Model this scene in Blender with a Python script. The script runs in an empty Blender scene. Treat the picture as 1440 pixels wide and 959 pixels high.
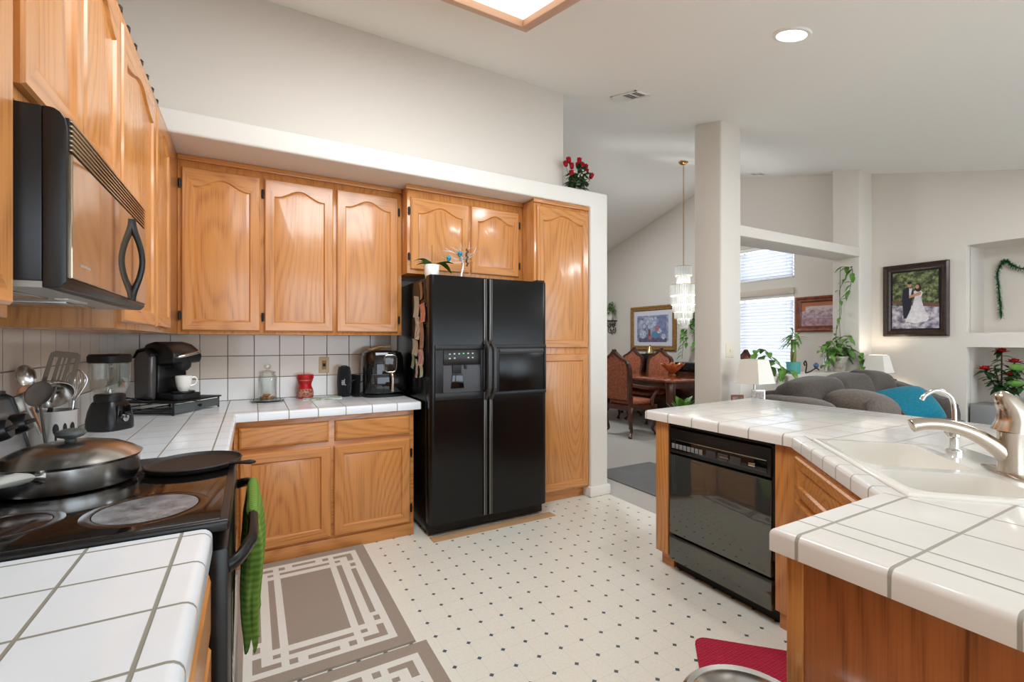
import bpy, bmesh, math, random
from mathutils import Vector, Matrix
C = bpy.context.scene.collection
S = bpy.context.scene
R = math.radians
PI = math.pi
# ------------------------------------------------------------------ camera, world, exposure
cam_d = bpy.data.cameras.new('camera'); cam = bpy.data.objects.new('camera', cam_d); C.objects.link(cam)
cam.location = (0, 0, 1.31); cam.rotation_euler = (R(90), 0, R(-29.2))
cam_d.sensor_width = 36; cam_d.lens = 36*655/1440; cam_d.clip_start = .02
S.camera = cam
S.view_settings.view_transform = 'Standard'; S.view_settings.look = 'None'
S.view_settings.gamma = 1; S.view_settings.use_curve_mapping = False
S.view_settings.exposure = 0.0
S.cycles.use_denoising = True
S.cycles.max_bounces = 10; S.cycles.diffuse_bounces = 5; S.cycles.glossy_bounces = 5
S.cycles.transmission_bounces = 8; S.cycles.transparent_max_bounces = 8
S.cycles.caustics_reflective = False; S.cycles.caustics_refractive = False
S.cycles.sample_clamp_indirect = 6
w = bpy.data.worlds.new('sky'); S.world = w; w.use_nodes = True
bg = w.node_tree.nodes['Background']
bg.inputs[0].default_value = (.78, .89, 1, 1); bg.inputs[1].default_value = 4.6

def area(name, loc, rot, sx, sy, power, col=(1, .95, .88)):
    l = bpy.data.lights.new(name, 'AREA'); l.shape = 'RECTANGLE'; l.size = sx; l.size_y = sy
    l.energy = power; l.color = col
    o = bpy.data.objects.new(name, l); o.location = loc; o.rotation_euler = rot; C.objects.link(o)
    return o
SL = math.atan(.278)
def zc(y): return 3.82-.278*(4.72-y) if y <= 4.72 else 3.82-.27*(y-4.72)
LBX, LBY = .70, 1.60
area('fluorescent_light', (LBX, LBY, zc(LBY)-.085), (SL, 0, 0), 1.1, 1.1, 41, (.84, .93, 1))
area('living_fill_light', (4.7, .4, zc(.4)-.03), (SL, 0, 0), .5, .5, 34, (.86, .94, 1))  # unseen lamp added to brighten the living room
area('dining_fill_light', (4.0, 6.0, zc(6.0)-.03), (-SL, 0, 0), .6, .6, 60, (.86, .94, 1))  # added fill for the dining room; no fixture holds it

# ------------------------------------------------------------------ materials
def lin(c):
    o = []
    for x in c[:3]:
        x = x/255; o.append(x/12.92 if x <= .04045 else ((x+.055)/1.055)**2.4)
    return (*o, 1)
class NT:
    def __init__(s, name):
        m = bpy.data.materials.new(name); m.use_nodes = True; s.m = m; s.t = m.node_tree; s.n = s.t.nodes
        s.b = s.n['Principled BSDF']
    def N(s, typ, **k):
        n = s.n.new(typ)
        for a, v in k.items(): setattr(n, a, v)
        return n
    def L(s, a, b): s.t.links.new(a, b)
    def M(s, op, a, b=None, c=None):
        n = s.N('ShaderNodeMath', operation=op)
        for i, x in enumerate((a, b, c)):
            if x is None: continue
            if isinstance(x, (int, float)): n.inputs[i].default_value = x
            else: s.L(x, n.inputs[i])
        return n.outputs[0]
    def mix(s, f, a, b):
        n = s.N('ShaderNodeMix', data_type='RGBA')
        if isinstance(f, (int, float)): n.inputs[0].default_value = f
        else: s.L(f, n.inputs[0])
        for i, x in ((6, a), (7, b)):
            if isinstance(x, tuple): n.inputs[i].default_value = x
            else: s.L(x, n.inputs[i])
        return n.outputs[2]
    def obj(s): return s.N('ShaderNodeTexCoord').outputs['Object']
    def noise(s, vec, scale, detail=2, rough=.5):
        n = s.N('ShaderNodeTexNoise'); n.inputs['Scale'].default_value = scale
        n.inputs['Detail'].default_value = detail; n.inputs['Roughness'].default_value = rough
        s.L(vec, n.inputs['Vector']); return n.outputs['Fac']
    def bump(s, h, strength=.3, dist=.01):
        n = s.N('ShaderNodeBump'); n.inputs['Strength'].default_value = strength; n.inputs['Distance'].default_value = dist
        s.L(h, n.inputs['Height']); s.L(n.outputs[0], s.b.inputs['Normal'])
    def ramp(s, f, lo, hi):
        n = s.N('ShaderNodeMapRange'); n.inputs[1].default_value = lo; n.inputs[2].default_value = hi
        s.L(f, n.inputs[0]); return n.outputs[0]
def mat(name, col, rough=.5, metal=0, spec=.5, trans=0, coat=0, emit=0, ior=1.45, var=None, bump=None, sheen=0, alpha=1):
    t = NT(name); b = t.b
    b.inputs['Base Color'].default_value = lin(col); b.inputs['Roughness'].default_value = rough
    b.inputs['Metallic'].default_value = metal; b.inputs['Specular IOR Level'].default_value = spec
    b.inputs['Transmission Weight'].default_value = trans; b.inputs['IOR'].default_value = ior
    b.inputs['Coat Weight'].default_value = coat; b.inputs['Sheen Weight'].default_value = sheen
    b.inputs['Alpha'].default_value = alpha
    if emit: b.inputs['Emission Color'].default_value = lin(col); b.inputs['Emission Strength'].default_value = emit
    if var:   # (scale, second colour)
        f = t.ramp(t.noise(t.obj(), var[0], 4, .6), .35, .65)
        t.L(t.mix(f, lin(col), lin(var[1])), b.inputs['Base Color'])
    if bump:  # (scale, strength)
        t.bump(t.noise(t.obj(), bump[0], 3), bump[1], .004)
    return t.m
def oak(name, axis, light, dark, rough=.27, coat=.35, contrast=1.0, rings=70, sc=(3.2, .42)):
    t = NT(name); b = t.b
    oi = t.N('ShaderNodeObjectInfo')
    add = t.N('ShaderNodeVectorMath', operation='MULTIPLY_ADD')
    cx = t.N('ShaderNodeCombineXYZ')
    for i, k in enumerate((7.3, 11.9, 5.1)): t.L(t.M('MULTIPLY', oi.outputs['Random'], k), cx.inputs[i])
    t.L(t.obj(), add.inputs[0]); add.inputs[1].default_value = (1, 1, 1); t.L(cx.outputs[0], add.inputs[2])
    def mp(a, g):
        n = t.N('ShaderNodeMapping'); v = [a, a, a]; v['XYZ'.index(axis)] = g
        n.inputs['Scale'].default_value = v; t.L(add.outputs[0], n.inputs['Vector']); return n.outputs[0]
    n1 = t.noise(mp(*sc), 1.0, 1.2, .4)
    ring = t.M('MULTIPLY_ADD', t.M('SINE', t.M('MULTIPLY', n1, rings*2.2)), .5, .5)
    ring = t.M('POWER', ring, 2.2)
    pore = t.ramp(t.noise(mp(150, 3.0), 1.0, 3, .6), .42, .68)
    wide = t.noise(mp(9, .5), 1.0, 2, .5)
    f = t.M('ADD', t.M('MULTIPLY', ring, .20*contrast), t.M('MULTIPLY', t.M('MULTIPLY', pore, t.M('ADD', .5, ring)), .34*contrast))
    f = t.M('ADD', f, t.M('MULTIPLY', t.M('SUBTRACT', wide, .5), .35*contrast))
    n = t.N('ShaderNodeClamp'); t.L(f, n.inputs[0])
    t.L(t.mix(n.outputs[0], lin(light), lin(dark)), b.inputs['Base Color'])
    b.inputs['Roughness'].default_value = rough; b.inputs['Coat Weight'].default_value = coat; b.inputs['Coat Roughness'].default_value = .12
    t.bump(t.M('MULTIPLY', pore, -1), .08, .002)
    return t.m
def tile(name, col, grout, lines, w=.006, rough=.12, rows=None, bumpk=.6, band=None):
    """lines: list of (axis, offset, period or 0)"""
    t = NT(name); b = t.b
    sp = t.N('ShaderNodeSeparateXYZ'); t.L(t.obj(), sp.inputs[0])
    tot = None; inb = None; ext = []
    if band:   # diagonal edge row: (x0, y0, d limit, s min, s max, seam period)
        bx, by = t.M('ADD', sp.outputs[0], band[0]), t.M('ADD', sp.outputs[1], band[1])
        bs = t.M('MULTIPLY', t.M('ADD', bx, by), math.sqrt(.5)); bd = t.M('MULTIPLY', t.M('SUBTRACT', bx, by), math.sqrt(.5))
        inb = t.M('MULTIPLY', t.M('LESS_THAN', bd, band[2]), t.M('MULTIPLY', t.M('GREATER_THAN', bs, band[3]), t.M('LESS_THAN', bs, band[4])))
        ext = [(bs, 1.55, band[5]), (bd, band[2]-.004, 0)]
    for ax, o, p in lines+ext:
        x = sp.outputs['XYZ'.index(ax)] if isinstance(ax, str) else ax
        if p:
            q = t.M('DIVIDE', t.M('SUBTRACT', x, o), p)
            d = t.M('MULTIPLY', t.M('ABSOLUTE', t.M('SUBTRACT', t.M('FRACT', t.M('ADD', q, .5)), .5)), p)
        else: d = t.M('ABSOLUTE', t.M('SUBTRACT', x, o))
        mr = t.N('ShaderNodeMapRange', interpolation_type='SMOOTHSTEP')
        t.L(d, mr.inputs[0]); mr.inputs[1].default_value = w*.36; mr.inputs[2].default_value = w*.64
        mr.inputs[3].default_value = 1; mr.inputs[4].default_value = 0
        lv_ = mr.outputs[0]
        if inb: lv_ = t.M('MULTIPLY', lv_, t.M('SUBTRACT', 1, inb) if isinstance(ax, str) else inb)
        tot = lv_ if tot is None else t.M('MAXIMUM', tot, lv_)
    c = lin(col)
    if rows:   # (z limit, colour below)
        f = t.M('LESS_THAN', sp.outputs[2], rows[0])
        c = t.mix(f, lin(col), lin(rows[1]))
    big = t.noise(t.obj(), 5, 2)
    if not rows:
        c = t.mix(t.ramp(big, .2, 1.2), c, lin(tuple(x*.93 for x in col)))
    t.L(t.mix(tot, c, lin(grout)), b.inputs['Base Color'])
    t.L(t.M('MULTIPLY_ADD', tot, .6, rough), b.inputs['Roughness'])
    t.bump(t.M('ADD', t.M('MULTIPLY', tot, -1), t.M('MULTIPLY', big, .25)), bumpk, .004)
    return t.m
def vinyl():
    t = NT('vinyl sheet'); b = t.b
    sp = t.N('ShaderNodeSeparateXYZ'); t.L(t.obj(), sp.inputs[0])
    ds = []
    for ax, o, p in ((0, .712, .11), (1, 1.857, .1115)):
        q = t.M('DIVIDE', t.M('SUBTRACT', sp.outputs[ax], o), p)
        ds.append(t.M('MULTIPLY', t.M('ABSOLUTE', t.M('SUBTRACT', t.M('FRACT', t.M('ADD', q, .5)), .5)), p))
    dot = t.M('LESS_THAN', t.M('ADD', ds[0], ds[1]), .0112)
    line = t.M('LESS_THAN', t.M('MINIMUM', ds[0], ds[1]), .0009)
    n = t.noise(t.obj(), 90, 3)
    c = t.mix(t.ramp(n, .3, .7), lin((231, 229, 219)), lin((224, 221, 208)))
    c = t.mix(t.M('MULTIPLY', line, .35), c, lin((176, 172, 158)))
    c = t.mix(dot, c, lin((76, 90, 98)))
    t.L(c, b.inputs['Base Color']); b.inputs['Roughness'].default_value = .32
    t.bump(n, .05, .002)
    return t.m
def fabric(name, c1, c2, scale=300, bump=.4, rough=.9):
    t = NT(name); n = t.noise(t.obj(), scale, 3, .7)
    t.L(t.mix(t.ramp(n, .3, .7), lin(c1), lin(c2)), t.b.inputs['Base Color'])
    t.b.inputs['Roughness'].default_value = rough; t.b.inputs['Sheen Weight'].default_value = .2
    t.b.inputs['Specular IOR Level'].default_value = .2
    t.bump(n, bump, .004); return t.m
def waffle(name, c1, c2, k=260, axis='YZ'):
    t = NT(name); sp = t.N('ShaderNodeSeparateXYZ'); t.L(t.obj(), sp.inputs[0])
    a = t.M('SINE', t.M('MULTIPLY', sp.outputs['XYZ'.index(axis[0])], k)); c = t.M('SINE', t.M('MULTIPLY', sp.outputs['XYZ'.index(axis[1])], k))
    h = t.M('MULTIPLY_ADD', t.M('ADD', a, c), .25, .5)
    t.L(t.mix(h, lin(c2), lin(c1)), t.b.inputs['Base Color']); t.b.inputs['Roughness'].default_value = .9
    t.b.inputs['Specular IOR Level'].default_value = .2
    t.bump(h, .6, .004); return t.m
OL, OD = (203, 138, 75), (146, 84, 38)
OAKZ = oak('oak vertical', 'Z', OL, OD, sc=(2.9, .5)); OAKX = oak('oak along x', 'X', OL, OD); OAKY = oak('oak along y', 'Y', OL, OD)
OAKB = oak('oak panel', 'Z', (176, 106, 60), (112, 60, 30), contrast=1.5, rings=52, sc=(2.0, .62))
WALL = mat('wall paint', (222, 214, 204), .7, spec=.25, bump=(160, .06))
CEIL = mat('ceiling paint', (238, 235, 228), .85, spec=.15, bump=(220, .1))
WHITE_TRIM = mat('white texture paint', (226, 222, 214), .7, spec=.25, bump=(220, .12))
VINYL = vinyl()
CARPET = fabric('grey carpet', (188, 181, 172), (158, 152, 145), 120, .8)
BLACK = mat('black plastic', (22, 21, 21), .32)
BLACKG = mat('glossy black', (10, 10, 11), .06, spec=.7)
BLACKM = mat('matte black', (16, 16, 17), .55)
FRIDGE = mat('textured black enamel', (11, 11, 12), .15, spec=.4, bump=(700, .08))
CHROME = mat('chrome', (215, 215, 215), .12, 1)
STEEL = mat('steel', (190, 188, 184), .22, 1)
NICKEL = mat('brushed nickel', (196, 184, 170), .24, 1)
IRON = mat('cast iron', (30, 28, 27), .45, bump=(300, .3))
def thin_glass(name, tint, k):
    t = NT(name); a = t.N('ShaderNodeBsdfTransparent'); a.inputs[0].default_value = lin(tint)
    g = t.N('ShaderNodeBsdfGlossy'); g.inputs['Roughness'].default_value = .03
    lw = t.N('ShaderNodeLayerWeight'); lw.inputs['Blend'].default_value = k
    m_ = t.N('ShaderNodeMixShader'); t.L(lw.outputs['Facing'], m_.inputs[0]); t.L(a.outputs[0], m_.inputs[1]); t.L(g.outputs[0], m_.inputs[2])
    t.L(m_.outputs[0], t.n['Material Output'].inputs[0]); return t.m
GLASS = thin_glass('clear glass', (252, 253, 252), .22)
PORC = mat('white porcelain', (238, 234, 226), .09, spec=.6, coat=.4)
WHITEP = mat('white plastic', (235, 233, 228), .4)
BEIGEP = mat('beige plastic', (206, 184, 150), .45)
IVORY = mat('ivory plastic', (222, 212, 190), .45)
GREEN = mat('green leaf', (72, 120, 44), .4, var=(14, (112, 158, 70)))
DGREEN = mat('dark green leaf', (34, 66, 34), .4, var=(14, (52, 92, 44)))
STEM = mat('stem', (86, 104, 52), .6)
BARK = mat('bark', (92, 68, 46), .8, var=(40, (60, 44, 30)))
RED = mat('red petals', (190, 18, 38), .55, var=(30, (150, 8, 26)))
CHERRY = mat('dark cherry wood', (92, 48, 28), .28, coat=.4, var=(9, (64, 32, 20)))
TABLET = mat('polished cherry top', (150, 74, 34), .12, coat=.6, var=(9, (112, 52, 24)))
BROCADE = mat('rust brocade', (182, 108, 76), .6, var=(38, (134, 68, 44)), bump=(120, .3))
GOLD = mat('gilt', (176, 136, 80), .4, .4, var=(30, (140, 100, 54)))
BRASS = mat('brass', (190, 150, 90), .25, 1)
SOFA = fabric('charcoal plush', (86, 76, 69), (62, 55, 50), 60, .3)
SOFA2 = fabric('taupe plush', (108, 96, 87), (82, 73, 66), 60, .3)
TEAL = fabric('teal plush', (16, 118, 138), (8, 96, 116), 60, .3)
SHADE = mat('lamp shade', (238, 232, 222), .8, spec=.1)
GREY = mat('grey planter', (142, 142, 142), .6, bump=(200, .1))

# ------------------------------------------------------------------ mesh builder
class MB:
    def __init__(s): s.v = []; s.f = []; s.m = []
    def add(s, vs, fs, m=0):
        o = len(s.v); s.v += [tuple(v) for v in vs]
        for f in fs: s.f.append([o+i for i in f]); s.m.append(m)
        return s
    def addbm(s, bm, m=0):
        bm.verts.ensure_lookup_table()
        s.add([v.co[:] for v in bm.verts], [[v.index for v in f.verts] for f in bm.faces], m); bm.free(); return s
    def box(s, a, b, bev=0, m=0, seg=2, rot=None, piv=None):
        bm = bmesh.new(); bmesh.ops.create_cube(bm, size=1)
        c = [(a[i]+b[i])/2 for i in range(3)]; d = [max(abs(b[i]-a[i]), 1e-4) for i in range(3)]
        for v in bm.verts: v.co = Vector((v.co[i]*d[i] for i in range(3)))
        if bev: bmesh.ops.bevel(bm, geom=bm.edges[:], offset=min(bev, min(d)*.49), segments=seg, affect='EDGES', profile=.5)
        T = Matrix.Translation(c)
        if rot is not None:
            p = Vector(piv or c); T = Matrix.Translation(p) @ rot.to_4x4() @ Matrix.Translation(Vector(c)-p)
        bm.transform(T); bm.verts.index_update(); return s.addbm(bm, m)
    def prism(s, poly, axis, t0, t1, bev=0, m=0, seg=3, sel=None):
        """poly in the two remaining axes (order x,y,z without `axis`)"""
        bm = bmesh.new(); vs = []
        for p in poly:
            q = {'z': (p[0], p[1], t0), 'y': (p[0], t0, p[1]), 'x': (t0, p[0], p[1])}[axis]
            vs.append(bm.verts.new(q))
        f = bm.faces.new(vs); r = bmesh.ops.extrude_face_region(bm, geom=[f])
        d = {'z': (0, 0, t1-t0), 'y': (0, t1-t0, 0), 'x': (t1-t0, 0, 0)}[axis]
        bmesh.ops.translate(bm, vec=d, verts=[g for g in r['geom'] if isinstance(g, bmesh.types.BMVert)])
        bmesh.ops.recalc_face_normals(bm, faces=bm.faces[:])
        if bev:
            es = [e for e in bm.edges if sel is None or sel(e)]
            bmesh.ops.bevel(bm, geom=es, offset=bev, segments=seg, affect='EDGES', profile=.5)
        bm.verts.index_update(); return s.addbm(bm, m)
    def lathe(s, prof, n=32, c=(0, 0, 0), M=None, m=0, sq=None, ang=2*PI):
        vs = []; fs = []; full = abs(ang-2*PI) < 1e-6
        for r, z in prof:
            for i in range(n):
                a = ang*i/(n if full else n-1); ca, sa = math.cos(a), math.sin(a)
                if sq: k = 1/(abs(ca)**sq+abs(sa)**sq)**(1/sq); ca *= k; sa *= k
                p = Vector((r*ca, r*sa, z))
                if M is not None: p = M @ p
                vs.append((p[0]+c[0], p[1]+c[1], p[2]+c[2]))
        for j in range(len(prof)-1):
            for i in range(n if full else n-1):
                k = (i+1) % n
                fs.append([j*n+i, j*n+k, (j+1)*n+k, (j+1)*n+i])
        if full:
            if prof[0][0] > 1e-6: fs.append(list(range(n))[::-1])
            if prof[-1][0] > 1e-6: fs.append([(len(prof)-1)*n+i for i in range(n)])
        return s.add(vs, fs, m)
    def tube(s, pts, r, n=8, m=0, cap=True, flat=None):
        pts = [Vector(p) for p in pts]; k = len(pts)
        rs = r if isinstance(r, (list, tuple)) else [r]*k
        vs = []; fs = []; prev = None
        for i, p in enumerate(pts):
            t = (pts[min(i+1, k-1)]-pts[max(i-1, 0)]).normalized()
            if prev is None:
                u = t.cross(Vector((0, 0, 1)))
                if u.length < .05: u = t.cross(Vector((1, 0, 0)))
            else: u = prev-t*prev.dot(t)
            u.normalize(); prev = u; v = t.cross(u)
            for j in range(n):
                a = 2*PI*j/n; q = p+u*math.cos(a)*rs[i]+v*math.sin(a)*rs[i]*(flat or 1)
                vs.append(q[:])
        for i in range(k-1):
            for j in range(n):
                l = (j+1) % n; fs.append([i*n+j, i*n+l, (i+1)*n+l, (i+1)*n+j])
        if cap: fs.append(list(range(n))[::-1]); fs.append([(k-1)*n+j for j in range(n)])
        return s.add(vs, fs, m)
    def ell(s, c, r, m=0, e=1.0, nu=20, nv=12, M=None):
        def pw(x): return math.copysign(abs(x)**e, x)
        prof = [(-PI/2+PI*j/nv) for j in range(nv+1)]; vs = []; fs = []
        for b in prof:
            for i in range(nu):
                a = 2*PI*i/nu
                p = Vector((r[0]*pw(math.cos(b))*pw(math.cos(a)), r[1]*pw(math.cos(b))*pw(math.sin(a)), r[2]*pw(math.sin(b))))
                if M is not None: p = M @ p
                vs.append((p[0]+c[0], p[1]+c[1], p[2]+c[2]))
        for j in range(nv):
            for i in range(nu):
                k = (i+1) % nu; fs.append([j*nu+i, j*nu+k, (j+1)*nu+k, (j+1)*nu+i])
        return s.add(vs, fs, m)
    def pillow(s, c, wd, h, t, M=None, m=0, n=12, pe=4):
        vs = []; fs = []
        for sg in (1, -1):
            for i in range(n+1):
                for j in range(n+1):
                    u = -1+2*i/n; v = -1+2*j/n
                    k = (max(0, (1-abs(u)**pe)*(1-abs(v)**pe)))**.6
                    q = 1-.07*(u*u*v*v)
                    p = Vector((u*wd/2*q*(1-.05*v*v), sg*t/2*k, v*h/2*q*(1-.05*u*u)))
                    if M is not None: p = M @ p
                    vs.append((p[0]+c[0], p[1]+c[1], p[2]+c[2]))
            o = 0 if sg == 1 else (n+1)**2
            for i in range(n):
                for j in range(n):
                    a = o+i*(n+1)+j; f = [a, a+1, a+n+2, a+n+1]
                    fs.append(f if sg == 1 else f[::-1])
        return s.add(vs, fs, m)
    def leaf(s, p, d, L, W, up=(0, 0, 1), droop=.3, m=0, n=5):
        p = Vector(p); d = Vector(d).normalized(); up = Vector(up)
        sd = d.cross(up)
        if sd.length < .05: sd = d.cross(Vector((1, 0, 0)))
        sd.normalize(); nn = sd.cross(d).normalized(); vs = []; fs = []
        for i in range(n+1):
            t = i/n; wd = W*math.sin(PI*min(1, (t*.93+.05)))**.8*(1-.25*t)
            q = p+d*L*t-Vector((0, 0, 1))*droop*L*t*t
            vs += [(q-sd*wd/2+nn*wd*.14)[:], q[:], (q+sd*wd/2+nn*wd*.14)[:]]
        for i in range(n):
            a = i*3; fs += [[a, a+1, a+4, a+3], [a+1, a+2, a+5, a+4]]
        return s.add(vs, fs, m)
    def mesh(s, name, mats, off=(0, 0, 0), ang=38, weld=False):
        me = bpy.data.meshes.new(name)
        me.from_pydata([(v[0]-off[0], v[1]-off[1], v[2]-off[2]) for v in s.v], [], s.f)
        mats = mats if isinstance(mats, (list, tuple)) else [mats]
        for x in mats: me.materials.append(x)
        me.polygons.foreach_set('material_index', s.m)
        bm = bmesh.new(); bm.from_mesh(me)
        bmesh.ops.remove_doubles(bm, verts=bm.verts, dist=1e-5)
        bmesh.ops.recalc_face_normals(bm, faces=bm.faces); bm.to_mesh(me); bm.free()
        me.polygons.foreach_set('use_smooth', [True]*len(me.polygons))
        me.set_sharp_from_angle(angle=R(ang)); me.update()
        return me
def wloc(o):
    v = Vector((0, 0, 0))
    while o: v += o.location; o = o.parent
    return v
def thing(name, label, cat, loc=(0, 0, 0), rz=0, group=None, rot=None):
    o = bpy.data.objects.new(name, None); C.objects.link(o); o.empty_display_size = .05
    o.location = loc; o.rotation_euler = rot or (0, 0, rz); o['label'] = label; o['category'] = cat
    if group: o['group'] = group
    return o
def part(name, mb, m, parent, local=False, label=None, ang=38):
    off = (0, 0, 0) if local else wloc(parent)
    o = bpy.data.objects.new(name, mb.mesh(name, m, off, ang)); C.objects.link(o); o.parent = parent
    if label: o['label'] = label
    return o
def solo(name, mb, m, label, cat, loc=(0, 0, 0), group=None, rot=None, ang=38):
    """a one-mesh thing; mb in local coordinates when loc is given"""
    o = bpy.data.objects.new(name, mb.mesh(name, m, (0, 0, 0), ang)); C.objects.link(o)
    o.location = loc; o['label'] = label; o['category'] = cat
    if rot: o.rotation_euler = rot
    if group: o['group'] = group
    return o
def struct(name, mb, m, ang=38):
    o = bpy.data.objects.new(name, mb.mesh(name, m, (0, 0, 0), ang)); C.objects.link(o); o['kind'] = 'structure'; return o
def dup(root, loc, rz=None, label=None):
    r = root.copy(); C.objects.link(r); r.location = loc
    if rz is not None: r.rotation_euler = (0, 0, rz)
    if label: r['label'] = label
    for ch in root.children:
        c = ch.copy(); C.objects.link(c); c.parent = r
        for g in ch.children:
            d = g.copy(); C.objects.link(d); d.parent = c
    return r
def boolean(o, cutters):
    for c in cutters:
        md = o.modifiers.new('b', 'BOOLEAN'); md.operation = 'DIFFERENCE'; md.object = c; md.solver = 'EXACT'
    dg = bpy.context.evaluated_depsgraph_get(); dg.update()
    me = bpy.data.meshes.new_from_object(o.evaluated_get(dg)); o.modifiers.clear(); o.data = me
    me.polygons.foreach_set('use_smooth', [True]*len(me.polygons)); me.set_sharp_from_angle(angle=R(35))
    for c in cutters: bpy.data.objects.remove(c)
def text_mesh(body, size, depth=.0006):
    cu = bpy.data.curves.new('t', 'FONT'); cu.body = body; cu.size = size; cu.extrude = depth; cu.align_x = 'CENTER'; cu.align_y = 'CENTER'
    ob = bpy.data.objects.new('t', cu); C.objects.link(ob)
    dg = bpy.context.evaluated_depsgraph_get(); dg.update()
    me = bpy.data.meshes.new_from_object(ob.evaluated_get(dg)); bpy.data.objects.remove(ob)
    mb = MB(); mb.add([v.co[:] for v in me.vertices], [list(p.vertices) for p in me.polygons]); return mb
def xf(mb, M):
    mb.v = [tuple(M @ Vector(v)) for v in mb.v]; return mb
def bez(pts, n=8):
    """Catmull-Rom through the points"""
    P = [Vector(p) for p in pts]; P = [P[0]*2-P[1]]+P+[P[-1]*2-P[-2]]; out = []
    for i in range(1, len(P)-2):
        a, b, c, d = P[i-1:i+3]
        for k in range(n):
            t = k/n
            out.append(.5*((2*b)+(c-a)*t+(2*a-5*b+4*c-d)*t*t+(3*b-a-3*c+d)*t**3))
    out.append(P[-2]); return out

# ------------------------------------------------------------------ the room
WX, WY, XW = -.73, 3.76, 6.30
struct('floor', MB().box((WX-.1, -3.2, -.06), (2.67, WY, 0)), VINYL)
struct('floor', MB().box((2.67, -3.2, -.06), (7.0, 9.0, 0)).box((WX-.1, WY, -.06), (2.67, 9, 0)), CARPET)
struct('wall_left', MB().box((WX-.1, -3.2, 0), (WX, WY+.1, 2.5)).prism([(-3.2, 2.44), (WY+.1, 2.44), (WY+.1, 3.6), (-.2, 2.5), (-3.2, 2.5)], 'x', WX-.1, WX), WALL)
struct('wall_back', MB().box((WX, WY, 0), (2.66, WY+.1, 2.5)), WALL)
struct('wall_back_upper', MB().box((WX, 3.25, 2.55), (2.32, 3.35, 3.46), .008), WALL)
struct('trim_1', MB().prism([(WX, 2.44), (2.485, 2.44), (2.485, 0), (2.67, 0), (2.67, 2.57), (WX, 2.57)], 'y', 3.09, WY+.1, .016), WHITE_TRIM)
struct('baseboard_back', MB().box((2.468, 3.072, 0), (2.69, WY+.12, .085), .012), WHITE_TRIM)
def wall_seg(mb, y0, y1, z0, z1=None):
    z = max(zc(y0), zc(y1))+.05 if z1 is None else z1
    return mb.box((XW, y0, z0), (XW+.12, y1, z))
for a in ((-3.2, .75, 0), (.75, 1.87, 2.277), (1.87, 3.58, 0), (3.58, 5.1, 0, .8), (3.58, 5.1, 1.95, 2.16), (3.58, 5.1, 2.65), (5.1, 9, 0)):
    struct('wall_right', wall_seg(MB(), *a), WALL)
for a, b in (((XW, .75, 0), (XW+.5, 1.87, .40)), ((XW, .75, 1.249), (XW+.5, 1.87, 1.393)), ((XW+.48, .65, 0), (XW+.58, 1.97, 2.4)), ((XW+.1, .65, 0), (XW+.5, .75, 2.4)), ((XW+.1, 1.87, 0), (XW+.5, 1.97, 2.4)), ((XW+.1, .75, 2.277), (XW+.5, 1.87, 2.4))):
    struct('wall_niche', MB().box(a, b), WALL)
struct('wall_far', MB().box((WX-.1, 8.9, 0), (7, 9, 3)), WALL)
struct('wall_left_dining', MB().box((1.2, WY+.1, 0), (1.3, 9, 3.8)), WALL)
mb = MB()
for a, b in (((WX-.1, -3.3, 0), (-.2, -3.2, 2.5)), ((6.2, -3.3, 0), (7, -3.2, 2.5)), ((-.2, -3.3, 2.25), (6.2, -3.2, 2.5)), ((2.9, -3.3, 0), (3.2, -3.2, 2.3)), ((-.2, -3.3, 0), (2.9, -3.2, .35)), ((3.2, -3.3, 0), (6.2, -3.2, .05))):
    mb.box(a, b)
struct('wall_rear', mb, WALL)  # wall out of view, its wide openings added to let fill light in
struct('ceiling', MB().prism([(-3.3, 2.452), (-.2, 2.452), (4.72, 3.82), (9.0, 2.664), (9, 2.8), (4.72, 3.96), (-.2, 2.6), (-3.3, 2.6)], 'x', WX-.1, 7.0), CEIL)
struct('trim_2', MB().box((3.62, 2.69, 0), (3.90, 2.98, 3.32), .018, seg=3), WALL)
struct('trim_3', MB().box((6.03, 2.69, 0), (6.32, 2.98, 3.36), .018, seg=3), WALL)
struct('trim_4', MB().box((3.89, 2.69, 2.27), (6.04, 2.98, 2.37), .01), WALL)
struct('wall_low', MB().box((3.89, 2.69, 0), (6.04, 2.98, .965), .01), WALL)
# tiled splash
ZS = [('Z', .9, .153)]
SPL_G = (118, 108, 98)
SPLX = tile('splash tile back', (214, 200, 184), SPL_G, [('X', -.144, .160)]+ZS, .005, rows=(1.056, (232, 230, 226)))
SPLY = tile('splash tile left', (214, 200, 184), SPL_G, [('Y', .09, .160)]+ZS, .005, rows=(1.056, (232, 230, 226)))
struct('trim_5', MB().box((WX, 3.75, .9), (1.02, WY, 1.352)), SPLX)
struct('trim_6', MB().box((WX, -.5, .9), (WX+.01, 3.75, 1.352)), SPLY)

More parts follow.
